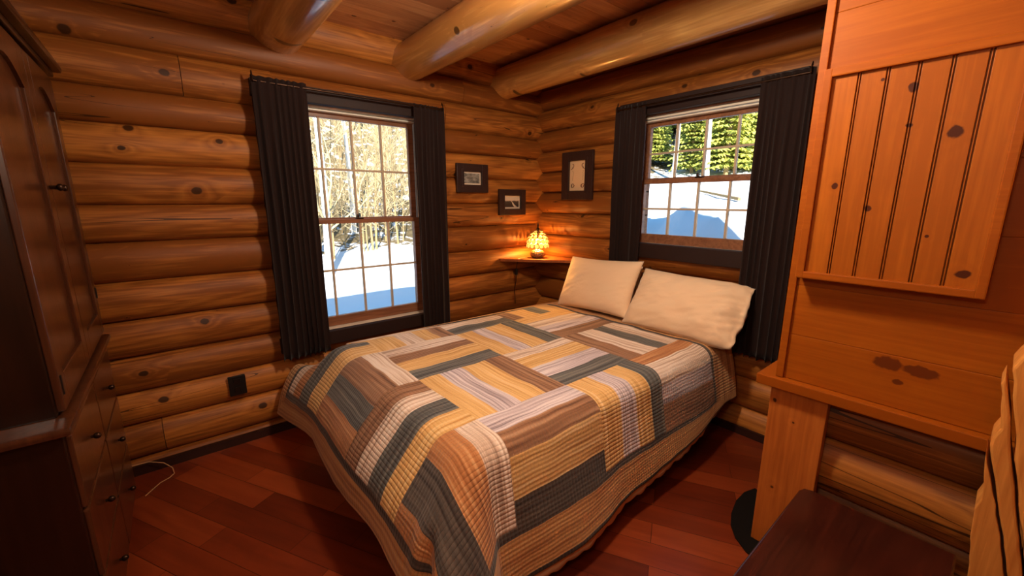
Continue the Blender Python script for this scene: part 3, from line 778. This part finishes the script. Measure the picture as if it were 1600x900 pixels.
for ri, (td, cnt, rr) in enumerate(rowsd):
    for k in range(cnt):
        ph = 2*pi*(k+.5*(ri % 2))/cnt; th = radians(td); c = dome(th, ph)
        nrm = (c-Vector((LX, LY, LZ+.10))).normalized(); a = Vector((-sin(ph), cos(ph), 0)); b = nrm.cross(a).normalized(); N_ = 12
        ring = [c+(a*cos(2*pi*q/N_)+b*sin(2*pi*q/N_))*rr*.93 for q in range(N_)]
        f1 = [sh.bm.verts.new(p+nrm*.0012) for p in ring]; f2 = [sh.bm.verts.new(p-nrm*.0012) for p in ring]
        sh.bm.faces.new(f1); sh.bm.faces.new(f2[::-1])
        for q in range(N_): sh.bm.faces.new((f1[q], f2[q], f2[(q+1) % N_], f1[(q+1) % N_]))
        wi.tube([c+(a*cos(2*pi*q/N_)+b*sin(2*pi*q/N_))*rr for q in range(N_+1)], .0017, 5, caps=False)
wi.lathe([(.018, .255), (.022, .258), (.020, .262), (.0, .263)], (LX, LY, LZ), 14, closed=False)
sho = sh.build('lamp_shade', shade_mat(), lamp); wi.build('shade_wire', M_metal, sho, True)
tb = MB().ball((LX, LY, LZ+.155), .024); tb.build('bulb', plain('bulb_glow', (1, .8, .4, 1), .3, emis=((1, .66, .25, 1), 4)), lamp, True)
pl = bpy.data.lights.new('table_lamp_light', 'POINT'); pl.energy = TABLE_W; pl.color = (1, .46, .10); pl.shadow_soft_size = .03
po = bpy.data.objects.new('table_lamp_light', pl); COL.objects.link(po); po.location = (LX, LY, LZ+.115)
cd = thing('lamp_cord', 'brown lamp cord hanging over the corner shelf with inline switch', 'cord', (.12, -.36, .99))
MB().tube([(LX-.04, LY-.05, 1.003), (.17, -.30, 1.002), (.155, -.365, 1.002), (.16, -.40, 1.0), (.155, -.405, .97), (.13, -.40, .88), (.14, -.405, .8), (.12, -.41, .72), (.12, -.40, .58)], .0035, 6).build('cable', M_metal, cd, True)
MB().box(.128, .150, -.414, -.392, .85, .905, .006).build('switch', M_black, cd, True)

# ------------------------------------------------------------------ pictures
def art_mat(kind):
    m, n, N, L, B = new_mat('print_'+kind)
    tc = N.new('ShaderNodeTexCoord'); g = tc.outputs['Generated']
    sp = N.new('ShaderNodeSeparateXYZ'); L.new(g, sp.inputs[0])
    t = N.new('ShaderNodeTexNoise'); t.inputs['Detail'].default_value = 6; L.new(g, t.inputs['Vector'])
    cr = N.new('ShaderNodeValToRGB'); e = cr.color_ramp.elements
    q = N.new('ShaderNodeMath')
    if kind == 'ruins':
        t.inputs['Scale'].default_value = 3.2; L.new(t.outputs['Fac'], cr.inputs[0]); e[0].position = .36; e[0].color = lin(44, 40, 36); e[1].position = .70; e[1].color = lin(170, 164, 152)
    elif kind == 'road':
        t.inputs['Scale'].default_value = 5; q.operation = 'MULTIPLY_ADD'; L.new(t.outputs['Fac'], q.inputs[0]); q.inputs[1].default_value = .35; L.new(sp.outputs[2], q.inputs[2])
        L.new(q.outputs[0], cr.inputs[0]); e[0].position = .45; e[0].color = lin(48, 40, 36); e[1].position = .95; e[1].color = lin(190, 176, 160)
        x = e.new(.78); x.color = lin(70, 60, 54); x = e.new(.82); x.color = lin(176, 160, 144)
    L.new(cr.outputs[0], B.inputs['Base Color']); B.inputs['Roughness'].default_value = .5; return m
M_card = plain('picture_mat_board', lin(214, 196, 172), .7); M_paper = plain('picture_paper', lin(214, 178, 136), .7); M_ink = plain('brown_ink', lin(120, 74, 48), .7)
def picture(axis, a0, a1, z0, z1, fw_, mat_w, label, art, tilt=0):
    sgn = 1 if axis == 'y' else -1; D = .036
    def B(mb, b0, b1, d0, d1, c0, c1, bev=0):
        if axis == 'y': mb.box(d0, d1, b0, b1, c0, c1, bev)
        else: mb.box(b0, b1, -d1, -d0, c0, c1, bev)
    am, zm = (a0+a1)/2, (z0+z1)/2
    t = thing('picture_frame', label, 'picture', (D, am, zm) if axis == 'y' else (am, -D, zm), 'dark framed pictures in the log corner')
    f = MB(); B(f, a0, a0+fw_, D, D+.026, z0, z1, .004); B(f, a1-fw_, a1, D, D+.026, z0, z1, .004); B(f, a0+fw_-.002, a1-fw_+.002, D, D+.024, z0, z0+fw_, .004); B(f, a0+fw_-.002, a1-fw_+.002, D, D+.024, z1-fw_, z1, .004)
    i = fw_*.72
    B(f, a0+i, a0+fw_+.004, D, D+.029, z0+i, z1-i, .003); B(f, a1-fw_-.004, a1-i, D, D+.029, z0+i, z1-i, .003)
    f.build('frame', M_frame, t)
    bk = MB(); B(bk, a0+.01, a1-.01, D-.004, D+.006, z0+.01, z1-.01); 
    bk.build('mount', M_paper if art == 'marks' else M_card, t)
    b0, b1, c0, c1 = a0+fw_+mat_w, a1-fw_-mat_w, z0+fw_+mat_w*.8, z1-fw_-mat_w*.8
    if art != 'marks':
        p = MB(); B(p, b0, b1, D+.006, D+.0085, c0, c1); p.build('print', art_mat(art), t)
        if art == 'road':
            r = MB(); pts = [(.45, .62), (.55, .45), (.62, .25), (.78, .02)]
            for k in range(3):
                (u0, w0), (u1, w1) = pts[k], pts[k+1]; h = .03+.05*k
                A = [(b0+(b1-b0)*(u0-h*.5), c0+(c1-c0)*w0), (b0+(b1-b0)*(u0+h*.5), c0+(c1-c0)*w0), (b0+(b1-b0)*(u1+h*.8), c0+(c1-c0)*w1), (b0+(b1-b0)*(u1-h*.8), c0+(c1-c0)*w1)]
                r.prism(A, 'yz', D+.0085, D+.0092)
            r.build('painted_road', plain('road_tone', lin(196, 184, 168), .6), t)
    else:
        rnd = random.Random(3); w_, h_ = b1-b0, c1-c0; r = None
        def curve(pts, rr=.0022):
            r.tube([(b0+w_*u, -(D+.0066), c0+h_*v) for u, v in pts], rr, 5)
        for (cx, cy, s, fl_) in ((.16, .82, 1, 1), (.82, .82, 1, -1)):
            r = MB()
            curve([(cx+fl_*.09*sin(k*.55)*s, cy+.09*cos(k*.42)) for k in range(9)], .003); curve([(cx+fl_*.02*k/3, cy-.02-.012*k) for k in range(6)]); r.build('ornament', M_ink, t)
        for cx in (.2, .8):
            r = MB()
            for k in range(7):
                a = rnd.uniform(0, pi); curve([(cx+.10*cos(a+q*.8)*rnd.uniform(.4, 1.2), .16+.07*sin(a+q*.9)) for q in range(5)], .0022)
            r.build('ornament', M_ink, t); r = MB()
            for k in range(7): curve([(cx+rnd.uniform(-.03, .03), .34+.05*k), (cx+rnd.uniform(-.04, .04), .37+.05*k)], .0014)
            r.build('ornament', M_ink, t)
    return t
picture('y', -.955, -.648, 1.573, 1.80, .062, .016, 'dark framed black and white photo nearest the tall window', 'ruins')
picture('y', -.530, -.226, 1.382, 1.606, .055, .018, 'dark framed landscape photo hung lower, left of the lamp', 'road')
picture('x', .345, .688, 1.516, 1.912, .075, .004, 'tall dark frame with tan paper and faint ornaments right of the corner', 'marks')

# ------------------------------------------------------------------ outlet plate and cord by the left wall
ol = thing('outlet_plate', 'black wall outlet plate low on the left log wall', 'outlet', (.03, -2.572, .385))
MB().box(.028, .042, -2.618, -2.527, .322, .448, .004).build('plate', M_black, ol)
M_socket = plain('socket_black', lin(24, 19, 17), .3)
for zc in (.358, .412): MB().box(.042, .0455, -2.590, -2.555, zc-.017, zc+.017, .0015).build('socket', M_socket, ol)
cf = MB().tube([(.30, -3.05, .004), (.215, -2.991, .004), (.19, -2.95, .004), (.165, -2.93, .006), (.12, -2.935, .02), (.09, -2.97, .05), (.075, -3.03, .075), (.075, -3.12, .08)], .0028, 6).build('loose_cable', M_cream, None, True, loc=(.2, -3, 0))
tag(cf, 'thin pale cord looping on the floor against the left wall', 'cord')

# ------------------------------------------------------------------ wardrobe on the left
wd = thing('wardrobe', 'tall dark wooden wardrobe with panelled doors over drawers', 'wardrobe', (.75, -3.35, 0))
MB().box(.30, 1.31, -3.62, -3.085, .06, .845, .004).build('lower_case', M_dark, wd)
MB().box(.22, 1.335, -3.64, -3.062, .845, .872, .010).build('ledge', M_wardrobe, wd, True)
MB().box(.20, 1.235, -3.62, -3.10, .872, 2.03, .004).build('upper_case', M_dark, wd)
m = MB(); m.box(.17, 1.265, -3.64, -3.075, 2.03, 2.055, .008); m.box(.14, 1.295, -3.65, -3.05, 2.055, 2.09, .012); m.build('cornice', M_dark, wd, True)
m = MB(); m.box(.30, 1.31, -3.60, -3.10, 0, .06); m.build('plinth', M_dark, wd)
def wdoor(x0, x1, hx):
    d = MB(); y0, y1 = -3.10, -3.082; f = .075
    d.box(x0, x0+f, y0, y1, .885, 2.015, .003); d.box(x1-f, x1, y0, y1, .885, 2.015, .003)
    d.box(x0+f, x1-f, y0, y1, .885, .985, .003)
    pts = [(x0+f, 2.015), (x0+f, 1.87)]+[(x0+f+(x1-x0-2*f)*k/10, 1.87+.065*sin(pi*k/10)) for k in range(1, 10)]+[(x1-f, 1.87), (x1-f, 2.015)]
    d.prism(pts, 'xz', y0, y1)
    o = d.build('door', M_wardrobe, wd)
    p = MB(); p.box(x0+f-.004, x1-f+.004, y0+.002, y0+.007, .98, 1.94); 
    p.build('panel', M_wardrobe, o)
    k = MB(); k.tube([(hx, -3.084, 1.55), (hx, -3.058, 1.55)], .006, 8); k.ball((hx, -3.055, 1.55), .013, (1, .8, 1)); k.build('handle', M_metal, o, True)
    return o
wdoor(.705, 1.225, 1.18 if 0 else .745); wdoor(.21, .70, .655)
MB().box(1.195, 1.207, -3.084, -3.079, .93, .99, .001).build('hinge', M_black, wd); MB().box(.214, .226, -3.084, -3.078, 1.05, 1.10, .001).build('hinge', M_black, wd)
for r in range(3):
    z0 = .09+.25*r
    for x0, x1 in ((.32, .80), (.81, 1.29)):
        d = MB().box(x0, x1, -3.088, -3.072, z0, z0+.24, .006).build('drawer', M_wardrobe, wd)
        k = MB(); k.tube([((x0+x1)/2, -3.074, z0+.12), ((x0+x1)/2, -3.056, z0+.12)], .005, 8); k.ball(((x0+x1)/2, -3.056, z0+.12), .011); k.build('knob', M_metal, d, True)

# ------------------------------------------------------------------ built-in pine cabinet, ledge and post on the right
cab = thing('wall_cabinet', 'orange pine built-in cabinet with raised beadboard door right of the bed', 'cabinet', (2.75, -.5, .80))
rnd = random.Random(2)
def toned(mb_boxes, name, mat, parent, bev=.0025):
    bm = bmesh.new(); tl = bm.loops.layers.color.new('tone')
    for (x0, x1, y0, y1, z0, z1) in mb_boxes:
        n0 = len(bm.faces); b = bmesh.new(); bmesh.ops.create_cube(b, size=1)
        for v in b.verts: v.co = Vector(((x0+x1)/2+v.co.x*(x1-x0), (y0+y1)/2+v.co.y*(y1-y0), (z0+z1)/2+v.co.z*(z1-z0)))
        bmesh.ops.bevel(b, geom=list(b.edges), offset=bev, segments=2, profile=.6, affect='EDGES', clamp_overlap=True)
        me = bpy.data.meshes.new('t'); b.to_mesh(me); b.free(); bm.from_mesh(me); bpy.data.meshes.remove(me); bm.faces.ensure_lookup_table()
        t = rnd.uniform(.3, .7)
        for f in bm.faces[n0:]:
            for lp in f.loops: lp[tl] = (t, t, t, 1)
    off = Vector((0, 0, 0)); p = parent
    while p is not None: off += Vector(p.location); p = p.parent
    bmesh.ops.translate(bm, verts=bm.verts, vec=-off)
    me = bpy.data.meshes.new(name); bm.to_mesh(me); bm.free(); return link(name, me, mat, parent, False)
X0, X1, YF = 2.418, 3.16, -.915
zs = [.80, .985, 1.183, 1.40, 1.62, 1.86, 2.13, 2.36, 2.595]
toned([(X0+.012, X1, YF, YF+.02, zs[i], zs[i+1]) for i in range(len(zs)-1)], 'front_board', M_cab, cab)
toned([(X0+.004, X0+.02, YF+.02, -.06, .80, 2.595)], 'side_panel', M_cab, cab)
toned([(X0, X0+.026, YF-.012, YF+.01, .80, 2.595)], 'corner_trim', M_cab, cab)
# door: frame moulding + beadboard panel
dz0, dz1, dx0, dx1, dy = 1.222, 1.938, 2.452, 2.928, -.97
dr = toned([(dx0+.004, dx1-.004, dy+.012, YF-.001, dz0+.004, dz1-.004)], 'door', M_door, cab)
toned([(dx0, dx0+.026, dy-.014, YF-.003, dz0, dz1), (dx1-.024, dx1, dy-.014, YF-.003, dz0, dz1), (dx0+.02, dx1-.02, dy-.0135, YF-.003, dz0, dz0+.026), (dx0+.02, dx1-.02, dy-.0135, YF-.003, dz1-.028, dz1)], 'door_moulding', M_cab, dr, .004)
pw = .0715; bd = []
xg = [dx0+.022]+[2.549+pw*k for k in range(5)]+[dx1-.022]
for k in range(len(xg)-1):
    a = xg[k]+(.005 if k else 0); b = xg[k+1]-(.005 if k < len(xg)-2 else 0)
    bd.append((a, b, dy, dy+.013, dz0+.02, dz1-.02))
    if k < len(xg)-2: bd.append((xg[k+1]-.0015, xg[k+1]+.0015, dy+.001, dy+.013, dz0+.02, dz1-.02))
toned(bd, 'beadboard', M_door, dr, .0015)
ld = MB().box(2.357, 3.14, -.952, -.60, .757, .799, .004).build('cabinet_ledge', M_cab, None, loc=(2.75, -.78, .757)); tag(ld, 'thick pine ledge board under the orange cabinet', 'shelf')
ps = MB().box(2.405, 2.602, -.915, -.872, .009, .755, .004).build('support_post', M_post, None, loc=(2.5, -.893, .009)); tag(ps, 'flat pine support board standing under the left end of the ledge', 'post')
# low log wall under the ledge
bm = bmesh.new(); tl = bm.loops.layers.color.new('tone')
for i, (z0, z1, t) in enumerate([(.0, .14, .4), (.14, .32, .6), (.32, .565, .75), (.565, .762, .3)]):
    log_row(bm, tl, 'x', 2.45, 3.12, z0, z1, (z0+z1)/2, (z1-z0)/2, t, 60+i, depth=.1, sgn=-1, origin=-.83, front=(-.045 if i < 2 else .03))  # two bottom logs set back so they fall into shade
kw = finish_wall(bm, 'wall_closet', M_logX); tag(kw, 'low log wall under the pine ledge')
# rough sawn log ends at the far right
def rough(pts, y0, y1, label):
    rr = random.Random(len(pts)); out = []
    for k in range(len(pts)):
        (a, b), (c, d) = pts[k], pts[(k+1) % len(pts)]; n = max(1, int(hypot(c-a, d-b)/.03))
        for q in range(n): out.append((a+(c-a)*q/n+rr.uniform(-.002, .002), b+(d-b)*q/n))
    o = MB().prism(out, 'xz', y0, y1).build('rough_log_end', M_rough, None, loc=(pts[0][0], (y0+y1)/2, 0)); tag(o, label, 'log end', 'rough sawn log ends at the far right')
    md = o.modifiers.new('b', 'BEVEL'); md.width = .006; md.segments = 2; md.limit_method = 'ANGLE'; return o
rough([(2.999, .818), (2.998, .793), (3.012, .675), (3.004, .64), (3.006, .58), (3.030, .371), (3.05, .2), (3.06, 0), (3.135, 0), (3.125, .2), (3.096, .426), (3.066, .557), (3.029, .705), (3.006, .787)], -1.10, -.975, 'pale rough sawn log end beside the bench, narrowest and lowest')
rough([(3.0, .84), (3.0, .864), (3.011, .897), (2.993, 1.02), (2.998, 1.049), (3.009, .999), (3.024, .932), (3.041, .829), (3.060, .744), (3.084, .634), (3.123, .447), (3.17, .2), (3.19, 0), (3.141, 0), (3.131, .2), (3.103, .429), (3.072, .561), (3.034, .708), (3.008, .808)], -1.10, -.98, 'pale rough sawn log end in the middle, touching the end of the ledge')
rough([(3.005, 1.073), (3.012, 1.10), (3.03, 1.14), (3.2, 1.16), (3.26, .6), (3.26, 0), (3.197, 0), (3.178, .2), (3.131, .447), (3.091, .634), (3.066, .744), (3.048, .829), (3.031, .932), (3.016, .999)], -1.12, -.96, 'rough sawn log end at the right edge of the view, tallest')

# floor mat behind the bench
pt = [(2.286, -.545), (2.262, -.62), (2.262, -.72), (2.285, -.83), (2.315, -.905), (2.36, -.965), (2.425, -1.012), (2.52, -1.03), (2.62, -1.02), (2.70, -.98), (2.70, -.93), (2.60, -.925), (2.42, -.86), (2.40, -.60)]
mt = MB().prism(pt, 'xy', .0005, .008).build('floor_mat', M_mat, None, loc=(2.4, -.8, 0)); tag(mt, 'black rounded mat on the floor at the foot of the pine post', 'mat')

# bench in the lower right
be = thing('bench', 'dark reddish brown wooden bench in front of the low log wall', 'bench', (2.8, -1.5, 0))
m = MB(); m.prism([(2.592, -1.95), (2.592, -1.09), (2.60, -1.065), (2.622, -1.055), (2.995, -1.055), (2.995, -1.95)], 'xy', .415, .452)
o = m.build('top', M_bench, be); md = o.modifiers.new('b', 'BEVEL'); md.width = .006; md.segments = 3; md.limit_method = 'ANGLE'
MB().box(2.62, 2.975, -1.92, -1.90, .33, .415).build('apron', M_bench, be); MB().box(2.62, 2.975, -1.09, -1.07, .33, .415).build('apron', M_bench, be)
MB().box(2.62, 2.64, -1.9, -1.09, .33, .415).build('apron', M_bench, be)
for lx in (2.625, 2.93):
    for ly in (-1.925, -1.115):
        MB().box(lx, lx+.045, ly, ly+.045, 0, .415, .004).build('leg', M_bench, be)

# ------------------------------------------------------------------ ceiling lamp (above the frame) and an added fill lamp behind the camera
def globe(loc, name, label, e):
    t = thing(name, label, 'lamp', (loc[0], loc[1], 2.6))
    MB().lathe([(.0, 2.598), (.07, 2.598), (.075, 2.588), (.03, 2.582), (.0, 2.58)], (loc[0], loc[1], 0), 24).build('canopy', M_metal, t, True)
    l = bpy.data.lights.new('ceiling_lamp_light', 'POINT'); l.energy = e; l.color = (1, .85, .66); l.shadow_soft_size = .09
    o = bpy.data.objects.new('ceiling_lamp_light', l); COL.objects.link(o); o.location = loc
globe(CEIL_LAMP, 'ceiling_lamp', 'small ceiling lamp above the bed foot between two beams', CEIL_W)

def fill_lamp(loc, e):      # unseen fill, stands in for hall light behind the viewer
    t = thing('fill_lamp', 'unseen fill lamp standing in for hall light behind the viewer', 'lamp', (loc[0], -3.70, loc[2]))
    MB().box(loc[0]-.05, loc[0]+.05, -3.715, -3.69, loc[2]-.09, loc[2]+.09, .006).build('back_plate', M_metal, t)
    MB().tube([(loc[0], -3.69, loc[2]-.03), (loc[0], -3.55, loc[2]-.06), (loc[0], -3.42, loc[2]-.10)], .008, 8).build('arm', M_metal, t, True)
    l = bpy.data.lights.new('fill_lamp_light', 'POINT'); l.energy = e; l.color = (1, .86, .68); l.shadow_soft_size = .14
    o = bpy.data.objects.new('fill_lamp_light', l); COL.objects.link(o); o.location = loc
fill_lamp(FILL_LAMP, FILL_W)

# ------------------------------------------------------------------ outside: snow, mound, slope, trees
def ground():
    bm = bmesh.new(); n = 260; R = 70.0; g = []
    def h(x, y):
        z = -.75
        if x < -9: z += min(16, (-9-x)*.20+max(0, -14-x)*.34)          # wooded slope west
        if y > 6: z += min(16, (y-6)*.222)                              # slope north
        if 1.2 < y < 9.5 and x < 4:                                    # ploughed bank outside the small window
            c = 0; pr_ = ((-99, 1.7), (-3, 1.85), (-1.9, 1.92), (-1.45, 2.02), (-1.15, 2.10), (-.7, 2.13), (-.45, 2.0), (-.13, 1.84), (.14, 1.68), (.6, 1.3), (1.2, .6), (2.4, 0), (9, 0))
            for (x0_, c0_), (x1_, c1_) in zip(pr_, pr_[1:]):
                if x0_ <= x <= x1_: c = c0_+(c1_-c0_)*(x-x0_)/(x1_-x0_); break
            if x < -4.5: c *= exp(-(x+4.5)**2/1.5)
            c *= exp(-((y-4.5)/1.25)**2)
            z += max(0, c)+(.20*noise.noise(Vector((x*2.1, y*2.1, 2)))+.06*noise.noise(Vector((x*7, y*7, 5))))*min(1, c)
        z += .10*noise.noise(Vector((x*.5, y*.5, 1)))+(.25*noise.noise(Vector((x*.18, y*.18, 6))) if (x < -10 or y > 9) else 0)
        return z
    def ax(i): t = -1+2*i/n; return R*(abs(t)**2.4)*(1 if t > 0 else -1)
    for i in range(n+1):
        g.append([bm.verts.new((ax(i)-2, ax(j)+2, h(ax(i)-2, ax(j)+2))) for j in range(n+1)])
    for i in range(n):
        for j in range(n):
            cx, cy = g[i][j].co.x, g[i][j].co.y
            if -.6 < cx < 3.2 and -3.4 < cy < -.3: continue
            bm.faces.new((g[i][j], g[i+1][j], g[i+1][j+1], g[i][j+1]))
    bmesh.ops.recalc_face_normals(bm, faces=bm.faces)
    me = bpy.data.meshes.new('snow_ground'); bm.to_mesh(me); bm.free(); o = link('snow_ground', me, None)
    m, nn, N, L, B = new_mat('snow_and_brush')
    gp = N.new('ShaderNodeNewGeometry'); sp = N.new('ShaderNodeSeparateXYZ'); L.new(gp.outputs['Position'], sp.inputs[0])
    t = N.new('ShaderNodeTexNoise'); t.inputs['Scale'].default_value = 2.2; t.inputs['Detail'].default_value = 8; t.inputs['Roughness'].default_value = .7; L.new(gp.outputs['Position'], t.inputs['Vector'])
    # more leaf litter the further up the wooded slope
    mr = N.new('ShaderNodeMapRange'); L.new(sp.outputs[0], mr.inputs[0]); mr.inputs[1].default_value = -9.4; mr.inputs[2].default_value = -12.5; mr.inputs[3].default_value = -.28; mr.inputs[4].default_value = .12
    mr2 = N.new('ShaderNodeMapRange'); L.new(sp.outputs[1], mr2.inputs[0]); mr2.inputs[1].default_value = 16; mr2.inputs[2].default_value = 26; mr2.inputs[3].default_value = -.28; mr2.inputs[4].default_value = .02
    mxx = N.new('ShaderNodeMath'); mxx.operation = 'MAXIMUM'; L.new(mr.outputs[0], mxx.inputs[0]); L.new(mr2.outputs[0], mxx.inputs[1])
    ad = N.new('ShaderNodeMath'); ad.operation = 'ADD'; L.new(t.outputs['Fac'], ad.inputs[0]); L.new(mxx.outputs[0], ad.inputs[1])
    cr = N.new('ShaderNodeValToRGB'); L.new(ad.outputs[0], cr.inputs[0]); e = cr.color_ramp.elements; e[0].position = .50; e[0].color = (.72, .73, .75, 1); e[1].position = .58; e[1].color = lin(104, 90, 64)
    L.new(cr.outputs[0], B.inputs['Base Color']); B.inputs['Roughness'].default_value = .8; B.inputs['Specular IOR Level'].default_value = .1
    me.materials.append(m)
    tag(o, 'snow covered ground rising to brushy slopes outside', kind='structure')
    return h
H = ground()

M_bark = plain('bare_bark', lin(150, 128, 92), .9, .1); M_birch = plain('birch_bark', lin(236, 230, 218), .8, .1, bump=.3, bscale=20); M_twig = plain('golden_twigs', lin(182, 164, 126), .9, .1)
def needle_mat(n_, a, b):
    m, n, N, L, B = new_mat(n_); g = N.new('ShaderNodeNewGeometry'); t = N.new('ShaderNodeTexNoise'); t.inputs['Scale'].default_value = 4; L.new(g.outputs['Position'], t.inputs['Vector'])
    cr = N.new('ShaderNodeValToRGB'); L.new(t.outputs['Fac'], cr.inputs[0]); cr.color_ramp.elements[0].position = .4; cr.color_ramp.elements[0].color = a; cr.color_ramp.elements[1].position = .6; cr.color_ramp.elements[1].color = b
    L.new(cr.outputs[0], B.inputs['Base Color']); B.inputs['Roughness'].default_value = .9; B.inputs['Specular IOR Level'].default_value = .1; return m
M_needle = needle_mat('yellow_green_needles', lin(120, 136, 66), lin(214, 208, 96))

def bare_tree_mesh(seed, height, birch):
    rr = random.Random(seed); tr = MB(); br = MB()
    lean = Vector((rr.uniform(-.06, .06), rr.uniform(-.06, .06), 1))
    P = lambda t: Vector((0, 0, 0))+lean*height*t+Vector((.12*sin(t*5+seed), .12*cos(t*4+seed), 0))*t
    r0 = height*.011*(1.3 if birch else .6)
    tr.tube([P(k/8) for k in range(9)], [r0*(1-.8*k/8) for k in range(9)], 6)
    def branch(p, d, L_, r, dep):
        pts = [p]; q = p.copy(); dd = d.copy()
        for k in range(4):
            dd = (dd+Vector((rr.uniform(-.35, .35), rr.uniform(-.35, .35), rr.uniform(-.05, .35)))).normalized(); q = q+dd*L_/4; pts.append(q.copy())
            if dep > 0 and k > 0:
                branch(q, (dd+Vector((rr.uniform(-1, 1), rr.uniform(-1, 1), rr.uniform(0, .6)))).normalized(), L_*.5, r*.6, dep-1)
        br.tube(pts, [r*(1-.7*k/4) for k in range(5)], 3, caps=False)
    for k in range(16 if birch else 34):
        t = rr.uniform(.12, .97); a = rr.uniform(0, 2*pi)
        branch(P(t), Vector((cos(a), sin(a), rr.uniform(-.1, 1.3))).normalized(), height*rr.uniform(.12, .30)*(1.1-t*.5), r0*.30*(1.15-t), 1)
    return tr, br
def mesh_of(mb, name, mat):
    bmesh.ops.recalc_face_normals(mb.bm, faces=mb.bm.faces); me = bpy.data.meshes.new(name); mb.bm.to_mesh(me); mb.bm.free(); me.materials.append(mat); return me
bare = []
for s in range(5):
    birch = s < 2; t_, b_ = bare_tree_mesh(100+s, 8.0 if birch else 6.0, birch)
    bare.append((mesh_of(t_, 'trunk', M_birch if birch else M_bark), mesh_of(b_, 'branch', M_twig), birch))
def put_tree(kindset, name, loc, sc, rz, label, cat, group, parts):
    t = thing(name, label, cat, loc, group, rz); t.scale = (sc, sc, sc)
    for nm, me in parts:
        o = bpy.data.objects.new(nm, me); COL.objects.link(o); o.parent = t
    return t
rnd = random.Random(44)
LB = 'white trunked bare tree standing on the snowy slope outside the tall window'
LT = 'bare golden twiggy tree on the slope outside the tall window'
# view from the camera through window 1 spans directions to y in about [-2.4..+.9] per 3 m of depth
def w1pos(depth, f):     # f 0..1 across the window as seen from the camera
    cx, cy = 2.955, -2.769; y = -2.2+f*.95; k = (depth+cx)/cx
    return (-depth, cy+(y-cy)*k)
for (dep, f, k) in ((9.6, .06, 0), (9.8, .255, 1), (13.5, .45, 0)):
    x, y = w1pos(dep, f); put_tree(None, 'birch_tree', (x, y, H(x, y)-.1), rnd.uniform(.95, 1.15), rnd.uniform(0, 6), LB, 'tree', 'white trunked trees outside the tall window', (('trunk', bare[k][0]), ('branch', bare[k][1])))
for k in range(110):
    dep = 10.6+rnd.random()**1.2*14; f = rnd.uniform(-.15, 1.2); x, y = w1pos(dep, f); b = bare[rnd.choice((2, 3, 4))]
    put_tree(None, 'bare_tree', (x, y, H(x, y)-.1), rnd.uniform(.45, 1.1), rnd.uniform(0, 6), LT, 'tree', 'bare trees outside the tall window', (('trunk', b[0]), ('branch', b[1])))

def conifer_meshes(seed):
    rr = random.Random(seed); tr = MB(); nd = MB(); Hh = 9.0
    tr.tube([(0, 0, 0), (0, 0, Hh*.6), (0, 0, Hh)], [.13, .08, .02], 6)
    z = .9
    while z < Hh:
        R = 1.9*(1-z/Hh)**.8+.12; nb = 9
        for k in range(nb):
            a = 2*pi*k/nb+rr.uniform(-.3, .3); R2 = R*rr.uniform(.75, 1.1); d = Vector((cos(a), sin(a), 0)); s_ = Vector((-sin(a), cos(a), 0))
            c0 = Vector((0, 0, z)); 
            for q in range(5):
                t0, t1 = q/5, (q+1)/5; dz = lambda t: -.35*R2*t+.15*R2*t*t
                w0, w1 = R2*.30*(1-t0*.8), R2*.30*(1-t1*.85)
                for s2 in (-1, 1):
                    A = c0+d*R2*t0+Vector((0, 0, dz(t0))); B_ = c0+d*R2*t1+Vector((0, 0, dz(t1)))
                    C_ = B_+s_*s2*w1*rr.uniform(.7, 1.3)-Vector((0, 0, .10+.05*rr.random()))-d*.05
                    vA, vB, vC = nd.bm.verts.new(A), nd.bm.verts.new(B_), nd.bm.verts.new(C_)
                    vD = nd.bm.verts.new(A+Vector((0, 0, .05)))
                    nd.bm.faces.new((vA, vB, vC)); nd.bm.faces.new((vD, vC, vB))
        z += rr.uniform(.14, .36)
    return mesh_of(tr, 'trunk', M_bark), mesh_of(nd, 'foliage', M_needle)
con = [conifer_meshes(s) for s in (1, 2, 3)]
def w2pos(depth, f):
    cx, cy = 2.955, -2.769; x = 1.05+f*.95; k = (depth-cy)/(-cy)
    return (cx+(x-cx)*k, depth)
for k in range(46):
    dep = 22+rnd.random()*16; f = rnd.uniform(-.25, 1.25); x, y = w2pos(dep, f); c = con[k % 3]
    put_tree(None, 'evergreen_tree', (x, y, H(x, y)-.2), rnd.uniform(.7, 1.25), rnd.uniform(0, 6), 'sunlit yellow green evergreen on the rise outside the small window', 'tree', 'evergreens outside the small window', (('trunk', c[0]), ('foliage', c[1])))
for (dep, f) in ((20.5, .33), (21.0, .58)):
    x, y = w2pos(dep, f); put_tree(None, 'birch_tree', (x, y, H(x, y)-.1), 1.3, rnd.uniform(0, 6), 'white trunked tree among the evergreens outside the small window', 'tree', 'white trunked trees outside the small window', (('trunk', bare[0][0]),))

fp = MB().tube([(-7.58, 18.3, H(-7.58, 18.3)+.12), (-4.64, 15.8, H(-4.64, 15.8)+.12)], [.05, .07], 7).build('fallen_pole', M_bark, None, True, loc=(-6, 17, 1.7))
tag(fp, 'thin fallen pole lying on the snow slope outside the small window', 'pole')
